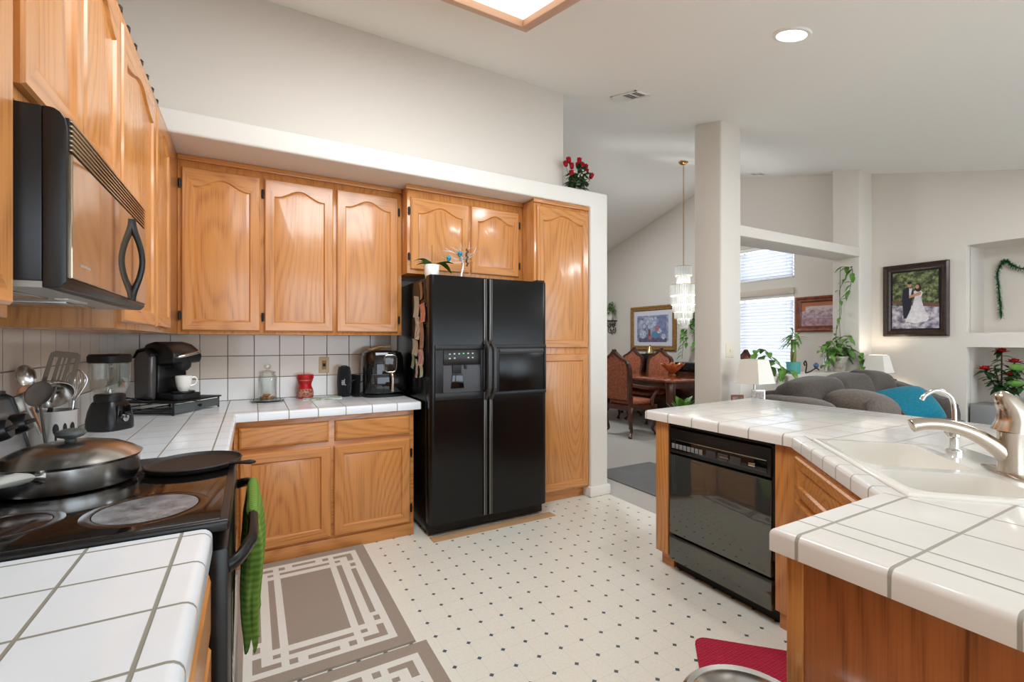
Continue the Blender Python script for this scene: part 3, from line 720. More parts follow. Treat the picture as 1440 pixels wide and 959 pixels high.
t = thing('saute_pan', 'covered stainless steel pan on the rear burner of the stove', 'pan', (-.440, 1.733, ST)); t.scale = (.94, .94, 1)
part('pan_body', MB().lathe([(.0, .002), (.145, 0), (.155, .004), (.160, .02), (.162, .066), (.166, .070), (.160, .072), (.157, .066), (.152, .012), (.0, .010)], 56), STEEL, t, local=True)
lid = part('lid', MB().lathe([(.166, .070), (.168, .074), (.160, .079), (.150, .086), (.115, .103), (.07, .113), (.0, .118)], 56), STEEL, t, local=True)
part('knob', MB().lathe([(.0, .116), (.014, .117), (.012, .124), (.030, .130), (.036, .138), (.032, .146), (.015, .151), (.0, .152)], 28), mat('grey rubber knob', (76, 80, 78), .45), lid, local=True)
ha = R(262)
hd = Vector((math.cos(ha), math.sin(ha), 0))
part('handle_bracket', MB().tube([hd*.155+Vector((0, 0, .052)), hd*.18+Vector((0, 0, .060)), hd*.205+Vector((0, 0, .066))], [.016, .009, .010], 10), STEEL, t, local=True)
part('handle', MB().tube([hd*.20+Vector((0, 0, .066)), hd*.22+Vector((0, 0, .070)), hd*.26+Vector((0, 0, .077)), hd*.31+Vector((0, 0, .083)), hd*.34+Vector((0, 0, .085))], [.010, .015, .020, .017, .012], 12, flat=.75), mat('pale grey handle', (176, 178, 172), .4), t, local=True)
h2 = -hd
part('helper_handle', MB().tube(bez([h2*.16+Vector((0, 0, .055))+Vector((hd.y, -hd.x, 0))*.04, h2*.195+Vector((0, 0, .06)), h2*.16+Vector((0, 0, .055))-Vector((hd.y, -hd.x, 0))*.04], 6), .007, 8), STEEL, t, local=True)
t = thing('griddle_pan', 'round black cast iron griddle with a short handle on the stove', 'pan', (-.158, 1.778, ST)); t.scale = (.93, .93, 1)
part('plate', MB().lathe([(.0, 0), (.125, 0), (.136, .006), (.141, .017), (.137, .019), (.130, .012), (.122, .009), (.0, .009)], 56), IRON, t, local=True)
a = R(-36); d = Vector((math.cos(a), math.sin(a), 0))
part('handle', MB().tube([d*.132+Vector((0, 0, .013)), d*.15+Vector((0, 0, .015)), d*.175+Vector((0, 0, .017)), d*.205+Vector((0, 0, .019)), d*.22+Vector((0, 0, .019))], [.017, .010, .010, .014, .008], 10, flat=.5), IRON, t, local=True)

t = thing('utensil_crock', 'brushed steel canister holding the cooking utensils behind the stove', 'canister', (-.62, 2.26, CT))
part('body', MB().lathe([(.0, .001), (.062, .0), (.064, .004), (.064, .158), (.067, .162), (.061, .162), (.060, .012), (.0, .010)], 36), mat('brushed canister', (202, 200, 196), .3, .75), t, local=True)
for k, a in enumerate((-70, -48, -26)):
    a = R(a); M_ = Matrix.Rotation(a, 3, 'Z')
    q = MB().box((.0635, -.003, .035), (.0655, .003, .085), .001).ell((.0645, 0, .10), (.0014, .009 if k != 1 else .006, .02), nv=6, nu=10)
    q.v = [tuple(M_ @ Vector(v)) for v in q.v]; part('cutlery_emblem', q, BLACKM, t, local=True)
def utensil(name, label, base, top, head, col, hr=.0045):
    """handle from base (inside the crock) to top, head built at top along the direction"""
    b, p = Vector(base), Vector(top); d = (p-b).normalized()
    t = thing(name, label, 'utensil', tuple(b), group='cooking utensils in the steel canister')
    part('handle', MB().tube([b, (b+p)/2, p], [hr, hr, hr*.8], 8), col, t)
    sd_ = d.cross(Vector((.55, -.83, 0))).normalized(); nn = sd_.cross(d).normalized()
    M_ = Matrix((sd_, d, nn)).transposed()
    q = head(); q.v = [tuple(M_ @ Vector(v)+p) for v in q.v]; part('head', q, col, t)
def h_spatula():
    q = MB(); xs = [-.043, -.029, -.021, -.0085, -.004, .004, .0085, .021, .029, .043]
    q.box((-.043, -.005, -.0012), (.043, .018, .0012), .001); q.prism([(-.043, .105), (.043, .105), (.041, .118), (.03, .127), (-.03, .127), (-.041, .118)], 'z', -.0012, .0012)
    for x0, x1 in ((-.043, -.030), (-.0185, -.0085), (.0025-.0055, .0075-.0045), (.0085, .0185), (.030, .043)): q.box((x0, .016, -.0012), (x1, .107, .0012))
    return q
def h_ladle():
    return MB().lathe([(.0, -.05), (.028, -.044), (.048, -.026), (.057, 0), (.055, 0), (.046, -.025), (.027, -.042), (.0, -.047)], 28, (0, .045, 0), Matrix.Rotation(R(20), 3, 'X'))
def h_spoon(w_=.028, l_=.04):
    return MB().lathe([(.0, -.012), (.5, -.009), (.85, -.004), (1, 0), (.97, .001), (.8, -.003), (.0, -.010)], 20, (0, l_, 0), Matrix.Diagonal((w_, l_, 1)))
def h_whisk():
    q = MB()
    for k in range(6):
        a = PI*k/6; c_, s_ = math.cos(a), math.sin(a)
        q.tube(bez([(.003*c_, 0, .003*s_), (.024*c_, .05, .024*s_), (.028*c_, .085, .028*s_), (0, .115, 0), (-.028*c_, .085, -.028*s_), (-.024*c_, .05, -.024*s_), (-.003*c_, 0, -.003*s_)], 4), .0012, 5)
    return q
def h_tongs():
    return MB().box((-.02, 0, -.003), (.02, .06, .0), .002).box((-.02, .0, .006), (.02, .06, .009), .002)
ux, uy = -.62, 2.26
utensil('slotted_spatula', 'slotted steel spatula standing tallest in the canister', (ux-.048, uy+.027, .94), (ux+.009, uy-.005, 1.15), h_spatula, mat('dull steel', (132, 122, 110), .35, .85))
utensil('ladle', 'round steel ladle leaning right in the canister', (ux-.02, uy+.0, .93), (ux+.004, uy-.03, 1.075), h_ladle, STEEL)
utensil('serving_spoon', 'upright steel serving spoon behind the spatula in the canister', (ux-.02, uy+.02, .92), (ux-.055, uy-.03, 1.15), h_spoon, STEEL)
utensil('pasta_spoon', 'large dark steel spoon leaning left over the stove panel', (ux-.01, uy-.03, .92), (ux+.02, uy-.19, 1.10), lambda: h_spoon(.036, .055), mat('dark steel', (92, 84, 78), .3, .8))
utensil('whisk', 'wire whisk standing at the back of the canister', (ux+.03, uy+.03, .92), (ux+.045, uy+.04, 1.09), h_whisk, STEEL)
utensil('tongs', 'steel tongs leaning to the left in the canister', (ux-.01, uy-.01, .92), (ux-.03, uy-.13, 1.09), h_tongs, STEEL)
utensil('wooden_spoon', 'copper toned spoon leaning over the front of the canister', (ux+.0, uy-.03, .92), (ux-.03, uy-.10, 1.10), lambda: h_spoon(.024, .034), mat('copper toned steel', (190, 140, 104), .3, .6))

t = thing('blender', 'black blender with a clear jar beside the coffee maker', 'blender', (-.575, 2.80, CT), R(-35)); t.scale = (.87, .87, 1.02)
part('motor_base', MB().lathe([(.0, 0), (.083, 0), (.087, .006), (.086, .045), (.079, .085), (.068, .118), (.062, .128), (.0, .128)], 32, sq=3.4), BLACK, t, local=True)
part('collar', MB().lathe([(.062, .126), (.066, .13), (.067, .155), (.060, .163), (.0, .163)], 28), BLACK, t, local=True)
part('front_panel', MB().prism([(-.045, .03), (.045, .03), (.034, .112), (-.034, .112)], 'x', .070, .0885, .004), BLACKG, t, local=True)
part('dial', MB().lathe([(.017, 0), (.017, .014), (.0, .016)], 20, (.082, 0, .055), Matrix.Rotation(R(90), 3, 'Y')), CHROME, t, local=True)
GLASSV = thin_glass('pale glass', (251, 253, 252), .28)
part('jar', MB().lathe([(.052, .160), (.058, .168), (.068, .19), (.073, .235), (.075, .315), (.072, .315), (.070, .235), (.065, .192), (.054, .172), (.0, .168)], 28, sq=4), GLASSV, t, local=True)
part('blade', MB().box((-.03, -.004, .172), (.03, .004, .175)).box((-.004, -.03, .172), (.004, .03, .175)).lathe([(.01, .166), (.008, .182), (0, .184)], 12), STEEL, t, local=True)
lid = part('lid', MB().lathe([(.072, .302), (.078, .306), (.079, .318), (.079, .333), (.072, .342), (.0, .344)], 28, sq=4), BLACKM, t, local=True)
part('jar_handle', MB().tube(bez([(-.062, .055, .30), (-.088, .088, .285), (-.088, .09, .23), (-.06, .055, .205)], 5), .010, 8), GLASSV, t, local=True)

# coffee pod drawer; local +x is its front
pc = Vector((-.412, 3.365, CT))
t = thing('pod_drawer', 'black wire coffee pod drawer under the coffee maker', 'drawer stand', tuple(pc), R(-33))
part('top_plate', MB().box((-.165, -.183, .066), (.178, .183, .074), .003), BLACKM, t, local=True)
fd = part('drawer_front', MB().box((.155, -.175, .012), (.166, .175, .058), .003), mat('dark grey metal', (80, 86, 86), .4), t, local=True)
part('knob', MB().lathe([(.004, 0), (.004, .008), (.010, .012), (.009, .018), (.0, .02)], 14, (.166, 0, .036), Matrix.Rotation(R(90), 3, 'Y')), BLACKM, fd, local=True)
q = MB()
for sx in (-.16, .16):
    for sy in (-.178, .178): q.tube([(sx, sy, 0), (sx, sy, .067)], .005, 6)
for sy in (-.178, .178):
    for z in (.01, .035): q.tube([(-.16, sy, z), (.16, sy, z)], .0028, 6)
q.tube([(-.16, -.178, .01), (-.16, .178, .01)], .003, 6); q.tube([(-.16, -.178, .035), (-.16, .178, .035)], .003, 6)
for k in range(9): q.tube([(-.155, -.16+.04*k, .012), (.155, -.16+.04*k, .012)], .002, 5)
part('wire_frame', q, BLACKM, t, local=True)
t = thing('coffee_maker', 'black single cup coffee maker on the pod drawer', 'coffee maker', tuple(pc+Vector((.02, -.03, .074))), R(-48))
part('base', MB().prism([(-.155, -.082), (.10, -.082), (.128, -.05), (.128, .05), (.10, .082), (-.155, .082)], 'z', 0, .035, .006), BLACKM, t, local=True)
part('housing', MB().prism([(-.158, .03), (-.02, .03), (-.015, .12), (-.02, .20), (.10, .21), (.112, .25), (.10, .275), (.03, .318), (-.05, .334), (-.12, .318), (-.155, .27)], 'y', -.088, .088, .016), BLACK, t, local=True)
part('water_tank', MB().prism([(-.15, .002), (-.015, .002), (-.01, .25), (-.06, .285), (-.12, .275), (-.156, .23)], 'y', -.128, -.090, .014), mat('smoked plastic', (78, 74, 72), .1, spec=.7), t, local=True)
part('tank_lid', MB().prism([(-.154, .236), (-.12, .28), (-.06, .29), (-.008, .254), (-.008, .262), (-.06, .298), (-.12, .288), (-.158, .24)], 'y', -.130, -.088, .002), BLACK, t, local=True)
part('brew_head', MB().lathe([(.0, .165), (.028, .165), (.046, .185), (.052, .235), (.0, .24)], 24, (.055, 0, 0)), BLACKM, t, local=True)
hp = part('handle', MB().prism([(-.078, .0), (.078, .0), (.07, .03), (.04, .044), (-.04, .044), (-.07, .03)], 'z', 0, .016, .006).tube([(0, 0, 0), (0, .02, .004)], .004, 6), STEEL, t, local=True)
hp.location = (.095, 0, .252); hp.rotation_euler = (0, R(12), R(-90))
part('drip_tray', MB().lathe([(.0, .035), (.052, .035), (.056, .04), (.056, .047), (.0, .047)], 28, (.072, 0, 0)), BLACK, t, local=True)
part('power_cord', MB().tube(bez([(-.10, -.128, .012), (-.10, -.20, .02), (-.02, -.235, .03), (.06, -.215, .012), (.05, -.15, .008), (-.02, -.128, .02)], 6), .0035, 6), BLACKM, t, local=True)
ml = Matrix.Rotation(R(-48), 3, 'Z') @ Vector((.072, 0, .121))+Vector((.02, -.03, 0))
t = thing('coffee_mug', 'white porcelain mug standing on the coffee maker drip tray', 'mug', tuple(pc+ml), R(20))
part('cup', MB().lathe([(.0, 0), (.024, 0), (.026, .003), (.033, .02), (.040, .055), (.042, .088), (.039, .088), (.036, .05), (.03, .018), (.0, .008)], 28), PORC, t, local=True)
part('handle', MB().tube(bez([(.038, 0, .074), (.056, 0, .078), (.066, 0, .06), (.056, 0, .036), (.034, 0, .028)], 6), .0045, 8), PORC, t, local=True)

# back counter
t = thing('serving_plate', 'dark glass plate under the glass jar', 'plate', (.095, 3.60, CT))
part('dish', MB().lathe([(.0, 0), (.06, 0), (.108, .009), (.108, .012), (.06, .004), (.0, .004)], 40), mat('dark glass', (74, 80, 76), .08, spec=.7), t, local=True)
t = thing('glass_jar', 'tall clear glass jar with a knobbed lid on the back counter', 'jar', (.095, 3.60, CT+.0045))
part('jar_body', MB().lathe([(.0, 0), (.055, 0), (.058, .004), (.058, .158), (.048, .178), (.048, .19), (.045, .19), (.045, .178), (.054, .157), (.054, .008), (.0, .006)], 36), GLASS, t, local=True)
lid = part('lid', MB().lathe([(.0, .188), (.050, .188), (.053, .192), (.050, .197), (.02, .203), (.0, .204)], 32), GLASS, t, local=True)
part('knob', MB().lathe([(.010, .203), (.008, .212), (.020, .222), (.024, .234), (.018, .246), (.0, .25)], 20), GLASS, lid, local=True)
random.seed(4)
NUT = mat('brown biscuit', (206, 146, 92), .7, var=(60, (172, 108, 64)))
k = 0
for z in (.017, .034):
    for i in range(6 if z < .03 else 3):
        a = i*PI/3+z*40; r_ = .034 if z < .03 else .017
        M_ = Matrix.Rotation(random.random()*3, 3, 'Z') @ Matrix.Rotation(random.uniform(-.4, .4), 3, 'X')
        solo('biscuit', MB().ell((0, 0, 0), (.017, .014, .0085), M=M_, nu=14, nv=8), NUT, 'brown biscuit lying at the bottom of the tall glass jar', 'biscuit', (.095+r_*math.cos(a), 3.60+r_*math.sin(a), CT+.0045+z), 'biscuits in the glass jar')
t = thing('coffee_canister', 'red waisted plastic coffee canister with a red lid on the back counter', 'canister', (.335, 3.645, CT))
REDP = mat('red plastic', (176, 16, 26), .3, spec=.5)
part('body', MB().lathe([(.0, 0), (.050, 0), (.054, .006), (.055, .045), (.050, .07), (.041, .09), (.044, .11), (.052, .128), (.052, .14), (.0, .14)], 32), REDP, t, local=True)
part('lid', MB().lathe([(.0, .139), (.055, .139), (.057, .143), (.057, .166), (.053, .17), (.0, .17)], 32), REDP, t, local=True)
part('label', MB().lathe([(.0546, .012), (.0562, .016), (.0562, .047), (.0515, .068)], 24, ang=PI*1.1, M=Matrix.Rotation(R(-190), 3, 'Z')), mat('printed label', (120, 34, 34), .4, var=(70, (196, 150, 120))), t, local=True)
part('gold_band', MB().lathe([(.0505, .126), (.0535, .127), (.0535, .133), (.0505, .134)], 32), GOLD, t, local=True)
PRNT = NT('leaf print cloth'); nz = PRNT.noise(PRNT.obj(), 22, 3)
PRNT.L(PRNT.mix(PRNT.ramp(nz, .4, .5), PRNT.mix(PRNT.ramp(PRNT.noise(PRNT.obj(), 45, 2), .4, .6), lin((112, 134, 66)), lin((170, 186, 118))), lin((196, 212, 206))), PRNT.b.inputs['Base Color']); PRNT.b.inputs['Roughness'].default_value = .8
solo('pot_holder', MB().box((-.13, -.075, 0), (.13, .075, .006), .003), PRNT.m, 'green leaf print pot holder lying flat beside the red canister', 'pot holder', (.44, 3.555, CT), rot=(0, 0, R(-8)))
t = thing('bluetooth_speaker', 'black cylindrical speaker standing near the air fryer', 'speaker', (.60, 3.625, CT))
part('body', MB().lathe([(.0, 0), (.040, 0), (.046, .008), (.050, .06), (.051, .11), (.049, .16), (.044, .205), (.040, .213), (.034, .208), (.0, .206)], 32), fabric('speaker mesh', (26, 28, 34), (16, 17, 22), 500, .4), t, local=True)
part('end_ring', MB().lathe([(.036, .209), (.041, .2125), (.042, .216), (.036, .219), (.033, .214)], 32), BLACKM, t, local=True)
q = text_mesh('JBL', .036); q.v = [(a*1, b*.9, c_) for a, b, c_ in q.v]
q.v = [tuple(Matrix.Rotation(R(-16), 3, 'Z') @ Vector((-b, -.0512-c_, a+.11))) for a, b, c_ in q.v]
part('emblem', q, mat('grey letters', (196, 198, 204), .4), t, local=True)
part('carry_loop', MB().tube(bez([(-.03, 0, .212), (-.015, 0, .224), (.015, 0, .224), (.03, 0, .212)], 4), .004, 6), BLACKM, t, local=True)
t = thing('air_fryer', 'black air fryer with a silver framed window beside the refrigerator', 'air fryer', (.862, 3.56, CT), R(-4))
part('base', MB().lathe([(.0, 0), (.150, 0), (.155, .006), (.155, .016), (.145, .022), (.0, .022)], 40, sq=3.2), BLACKM, t, local=True)
part('body', MB().lathe([(.0, .02), (.140, .02), (.148, .03), (.150, .2), (.146, .29), (.132, .325), (.10, .338), (.0, .342)], 44, sq=3.6), BLACKG, t, local=True)
q = MB()
pts = []
for i in range(33):
    a = 2*PI*i/32; ca, sa = math.cos(a), math.sin(a); k_ = (abs(ca)**4+abs(sa)**4)**-.25
    pts.append((.035+.045*ca*k_*(1+.08*sa), -.1525, .245+.062*sa*k_))
part('window_frame', q.tube(pts, .0045, 8), STEEL, t, local=True)
part('window', MB().prism([(p[0], p[2]) for p in pts[:-1]], 'y', -.1515, -.147, .001), mat('smoked window', (40, 32, 28), .06, spec=.7), t, local=True)
part('drawer_front', MB().box((-.105, -.156, .035), (.135, -.145, .17), .008), BLACKG, t, local=True)
part('handle', MB().tube(bez([(.042, -.155, .172), (.042, -.178, .168), (.045, -.186, .14), (.045, -.186, .075), (.045, -.180, .045)], 5), .0125, 10), mat('pale gold metal', (206, 190, 170), .25, .9), t, local=True)
part('power_cord', MB().tube(bez([(-.14, .02, .10), (-.205, .0, .12), (-.245, -.01, .075), (-.235, -.02, .025), (-.20, -.05, .004), (-.13, -.06, .006)], 6), .004, 6), BLACKM, t, local=True)
solo('cutting_board', MB().box((-.004, -.07, 0), (.004, .07, .16), .003), BLACKM, 'thin black board standing upright left of the air fryer', 'board', (.668, 3.60, CT), rot=(0, R(3), R(20)))
q = MB()
for k in range(7):
    a = k*.9; q.tube(bez([(-.10+.02*k*.6, -.02*math.sin(a), .008), (-.03, .02*math.cos(a), .022+.006*math.sin(a)), (.03, .025*math.sin(a*2), .03), (.08, .01*math.cos(a), .036)], 4), [.012+.004*math.sin(i*.5) for i in range(13)], 6, flat=.5)
solo('dried_corn_husk', q, mat('straw', (206, 170, 118), .8, var=(40, (168, 126, 78))), 'bundle of dry straw coloured husks on top of the air fryer', 'husk', (.855, 3.56, CT+.336))
t = thing('wall_outlet', 'beige electrical outlet on the tiled splash', 'outlet', (.475, 3.748, 1.13))
part('plate', MB().box((-.036, -.004, -.06), (.036, .002, .06), .003), BEIGEP, t, local=True)
part('receptacle', MB().box((-.016, -.0065, -.034), (.016, -.003, .034), .002), mat('tan receptacle', (168, 128, 84), .5), t, local=True)
part('plug', MB().box((-.010, -.018, -.010), (.010, -.006, .012), .003), BLACKM, t, local=True)

# ------------------------------------------------------------------ things on the refrigerator
t = thing('potted_orchid', 'leafy orchid in a white ribbed pot on top of the refrigerator', 'plant', (1.082, 3.07, 1.7355))
part('pot', MB().lathe([(.0, 0), (.040, 0), (.043, .006), (.050, .04), (.052, .095), (.050, .098), (.046, .094), (.045, .08), (.0, .078)], 32), mat('white glazed pot', (232, 230, 226), .35, bump=(60, .3)), t, local=True)
q = MB()
for a, L_, dr_, up_ in ((188, .20, .75, .95), (8, .155, .30, .55), (32, .19, .75, .75), (200, .10, .4, .7), (150, .10, .5, .6)):
    a = R(a); q.leaf((0, 0, .085), (math.cos(a), math.sin(a)*.6, up_), L_*1.25, .082, droop=dr_, n=9)
part('leaf_rosette', q, GREEN, t, local=True, ang=80)
part('flower_spike', MB().tube([(.0, 0, .08), (.004, 0, .17), (.002, .0, .235)], .0022, 6), STEM, t, local=True)
t = thing('jewelled_tree', 'silver wire tree with blue beads on top of the refrigerator', 'ornament', (1.31, 3.10, 1.7355))
part('base', MB().lathe([(.0, 0), (.045, 0), (.047, .005), (.03, .010), (.0, .012)], 28), mat('silver ornament', (206, 202, 200), .3, .6), t, local=True)
q = MB(); random.seed(8)
WIRE = mat('silver wire', (214, 206, 200), .3, .75)
q.tube(bez([(0, 0, .01), (.008, 0, .06), (.02, 0, .12), (.012, 0, .17), (-.004, 0, .20)], 5), [.010-.0003*i for i in range(21)], 8)
for k in range(16):
    a = R(-8+k*13.1); L_ = random.uniform(.10, .20); dy = random.uniform(-.06, .06)
    b0 = Vector((.01-.004*(k % 3), 0, .14+.012*(k % 5)))
    e_ = b0+Vector((math.cos(a)*L_, dy, abs(math.sin(a))*L_*.75+.02*math.sin(k)))
    mid = (b0+e_)/2+Vector((.0, .0, .02*math.sin(k*2)))
    q.tube(bez([b0, mid, e_], 4), [.0034-.0003*i for i in range(9)], 5)
    q.tube([mid, mid+Vector((math.cos(a+.7)*.05, dy*.4, abs(math.sin(a+.7))*.05))], [.0022, .001], 5)
part('wire_branches', q, WIRE, t, local=True)
BLUE = mat('turquoise beads', (34, 140, 170), .25, .2)
for bx, bz in ((-.095, .155), (-.01, .195)):
    q = MB()
    for k in range(10):
        a = k*2.4; q.ell((bx+.016*math.cos(a)*(k/10), .012*math.sin(a*1.7)-.012, bz+.018*math.sin(a)*(k/10)), (.010, .010, .010), nu=8, nv=6)
    part('bead_cluster', q, BLUE, t, local=True)
q = MB()
for k in range(9): q.ell((.045+.006*math.sin(k*2), -.01, .12+.014*k), (.008, .008, .009), nu=8, nv=6)
part('pine_cone', q, BARK, t, local=True)
solo('tray', MB().prism([(-.10, -.06), (.19, -.06), (.20, .0), (.19, .07), (-.10, .07), (-.11, 0)], 'z', 0, .012, .004), WHITEP, 'flat white tray lying on top of the refrigerator', 'tray', (1.56, 3.08, 1.7355))
# photos and papers on the side of the refrigerator
PH = [(3.10, 1.655, .05, .12, (150, 104, 66), 'narrow brown paper strip at the top of the refrigerator side'),
      (3.20, 1.55, .11, .15, (206, 186, 160), 'worn photo below the brown strip on the refrigerator side'),
      (3.06, 1.50, .10, .13, (214, 160, 136), 'reddish photo nearest the front edge of the refrigerator side'),
      (3.17, 1.40, .10, .16, (232, 230, 224), 'pale photo in the middle of the papers on the refrigerator side'),
      (3.07, 1.345, .08, .17, (190, 150, 128), 'brown photo beside the pale one on the refrigerator side'),
      (3.21, 1.265, .12, .11, (220, 190, 140), 'gold toned photo below the pale one on the refrigerator side'),
      (3.08, 1.20, .11, .11, (212, 204, 196), 'grey photo low on the refrigerator side'),
      (3.25, 1.165, .055, .10, (168, 206, 156), 'small green paper at the bottom left of the refrigerator papers'),
      (3.16, 1.12, .045, .13, (224, 220, 208), 'narrow white paper hanging lowest among the refrigerator papers'),
      (3.055, 1.11, .06, .09, (232, 218, 150), 'small yellow paper at the bottom right of the refrigerator papers')]
for i, (py, pz, pw_, ph_, col, lab) in enumerate(PH):
    m_ = mat('photo paper', col, .45, var=(34, ((150, 116, 92), (160, 184, 190), (190, 110, 96), (150, 138, 124))[i % 4]))
    x0 = .0016*(i+1)
    t = thing('fridge_photo', lab, 'photo', (1.0215-x0, py, pz), rot=(R((-9, 7, -6, 4, -3, 8, -5, 12, 2, -10)[i]), 0, 0), group='photos and papers on the refrigerator side')
    q = MB(); n_ = 6; vs = []; fs = []
    for s_ in (0, 1):
        for a in range(n_+1):
            for b in range(2):
                u = a/n_; vs.append((-.0008*s_-.012*(u-.5)**2*2-.001+(.0008 if s_ == 0 else 0), (b-.5)*pw_, (u-.5)*ph_))
    for a in range(n_):
        fs.append([2*a, 2*a+1, 2*a+3, 2*a+2]); o = 2*(n_+1); fs.append([o+2*a, o+2*a+2, o+2*a+3, o+2*a+1])
    part('print', q.add(vs, fs), m_, t, local=True)
    part('magnet', MB().lathe([(.0, -.005), (.007, -.004), (.007, .002)], 12, (0, 0, ph_*.4), Matrix.Rotation(R(90), 3, 'Y')), STEEL, t, local=True)

# bouquet on the ledge
t = thing('rose_bouquet', 'bouquet of red roses in a small vase on the white ledge end', 'flowers', (2.40, 3.17, 2.57))
part('vase', MB().lathe([(.0, 0), (.03, 0), (.032, .01), (.028, .05), (.036, .09), (.033, .09), (.0, .08)], 20), mat('green glass vase', (120, 132, 96), .2), t, local=True)
q = MB(); random.seed(3)
for k in range(110):
    a = random.random()*2*PI; z = random.uniform(.02, .19); r_ = random.uniform(.02, .09)
    q.leaf((r_*math.cos(a)*.6, r_*math.sin(a)*.5, z), (math.cos(a), math.sin(a), random.uniform(-.6, .7)), random.uniform(.06, .09), .042, droop=.3, n=3)
part('foliage', q, DGREEN, t, local=True, ang=80)
q = MB()
for k in range(12):
    a = k*2.4; q.ell((.06*math.cos(a), -.04+.02*math.sin(a), .10+.012*(k % 6)), (.009, .009, .009), nu=8, nv=6)
part('filler_blossom', q, mat('white filler flowers', (214, 206, 186), .7), t, local=True)
ROSES = [(-.115, 0, .215), (-.098, -.02, .242), (-.068, -.02, .20), (-.012, -.03, .21), (.018, -.01, .262), (.03, -.03, .22), (.085, -.01, .22), (.098, 0, .19), (.145, -.01, .155), (-.075, -.03, .135)]
for (x, y, z) in ROSES:
    q = MB()
    M_ = Matrix.Rotation(x*3, 3, 'Y')
    for j in range(3):
        for i in range(4+j):
            a = 2*PI*i/(4+j)+j*.5
            d = M_ @ Vector((math.cos(a)*(.25+.3*j), math.sin(a)*(.25+.3*j), 1))
            q.leaf(Vector((x, y, z))-d.normalized()*.024, d, .056, .044, up=(math.cos(a), math.sin(a), 0), droop=.0, n=4)
    q.ell((x, y, z), (.018, .018, .022), nu=10, nv=6)
    b_ = part('rose', q, RED, t, local=True, ang=80)
    part('stem', MB().tube(bez([(x, y, z-.01), (x*.7, y*.7, z*.6), (0, 0, .07)], 4), .002, 5), STEM, b_, local=True)

# ------------------------------------------------------------------ rugs, mat, bin
RT, RC = fabric('taupe rug', (166, 152, 138), (142, 128, 116), 400, .5), fabric('ivory rug', (232, 229, 221), (216, 212, 202), 400, .5)
DARK = [(0, .1285, 0, .32), (.161, .190, 0, .322), (.229, .256, 0, .245), (.235, .263, .277, .318), (.232, .264, .355, .452), (.161, .264, .42, .452), (.161, .19, .362, .388), (0, .13, .362, .388), (0, .062, .43, .457), (.1, .132, .42, .455)]
def rug(name, label, cx, cy, rz):
    xs = sorted({0, .297, .356}|{v for d in DARK for v in d[:2]}); ys = sorted({0, .487, .55}|{v for d in DARK for v in d[2:]})
    xs = sorted({-x for x in xs}|set(xs)); ys = sorted({-y for y in ys}|set(ys)); q = MB()
    for i in range(len(xs)-1):
        for j in range(len(ys)-1):
            mx, my = abs((xs[i]+xs[i+1])/2), abs((ys[j]+ys[j+1])/2)
            lt = mx < .297 and my < .487 and not any(d[0] <= mx <= d[1] and d[2] <= my <= d[3] for d in DARK)
            q.add([(xs[i], ys[j], .008), (xs[i+1], ys[j], .008), (xs[i+1], ys[j+1], .008), (xs[i], ys[j+1], .008)], [[0, 1, 2, 3]], 1 if lt else 0)
    a, b = .356, .55
    lo = [(-a, -b), (a, -b), (a, b), (-a, b)]
    vs = [(x, y, .008) for x, y in lo]+[(x*1.006, y*1.004, .0) for x, y in lo]
    q.add(vs, [[k, k+4, (k+1) % 4+4, (k+1) % 4] for k in range(4)]+[[7, 6, 5, 4]])
    solo(name, q, [RT, RC], label, 'rug', (cx, cy, 0), 'patterned kitchen rugs', rot=(0, 0, R(rz)))
rug('kitchen_rug', 'taupe rug with an ivory fretwork border in front of the back base cabinet', .266, 2.526, 0)
rug('kitchen_rug', 'taupe rug with an ivory border nearest the camera, cut by the picture edge', .312, 1.404, .4)
RMAT = NT('red quilted mat'); sp_ = RMAT.N('ShaderNodeSeparateXYZ'); RMAT.L(RMAT.obj(), sp_.inputs[0])
hh = RMAT.M('ADD', RMAT.M('SINE', RMAT.M('MULTIPLY', RMAT.M('ADD', sp_.outputs[0], sp_.outputs[1]), 330)), RMAT.M('SINE', RMAT.M('MULTIPLY', RMAT.M('SUBTRACT', sp_.outputs[0], sp_.outputs[1]), 330)))
RMAT.L(RMAT.mix(RMAT.M('MULTIPLY_ADD', hh, .25, .5), lin((150, 14, 44)), lin((196, 28, 66))), RMAT.b.inputs['Base Color']); RMAT.b.inputs['Roughness'].default_value = .75; RMAT.bump(hh, .5, .003)
q = MB(); L_, W_, r_ = .76, .46, .05; pl = []
for cx, cy, a0 in ((L_/2-r_, W_/2-r_, 0), (-L_/2+r_, W_/2-r_, 90), (-L_/2+r_, -W_/2+r_, 180), (L_/2-r_, -W_/2+r_, 270)):
    for k in range(6): a = R(a0+k*18); pl.append((cx+r_*math.cos(a), cy+r_*math.sin(a)))
q.prism(pl, 'z', 0, .014, .004)
mc = Vector((1.70, 1.40, 0))+Vector((-r2, -r2, 0))*.38+Vector((r2, -r2, 0))*.23
solo('floor_mat', q, RMAT.m, 'red quilted floor mat in front of the sink cabinet', 'mat', tuple(mc), rot=(0, 0, R(45)))
t = thing('trash_can', 'round stainless steel trash can cut by the lower picture edge', 'trash can', (.845, .565, 0))
part('body', MB().lathe([(.0, .0), (.118, .0), (.122, .01), (.122, .575), (.0, .575)], 44), STEEL, t, local=True)
part('lid', MB().lathe([(.122, .575), (.127, .578), (.127, .592), (.118, .600), (.108, .597), (.09, .606), (.05, .612), (.0, .614)], 44), STEEL, t, local=True)
part('base_ring', MB().lathe([(.118, 0), (.126, .0), (.126, .03), (.12, .035)], 44), BLACKM, t, local=True)
part('pedal', MB().box((-.03, -.155, .01), (.03, -.12, .022), .004), BLACK, t, local=True)
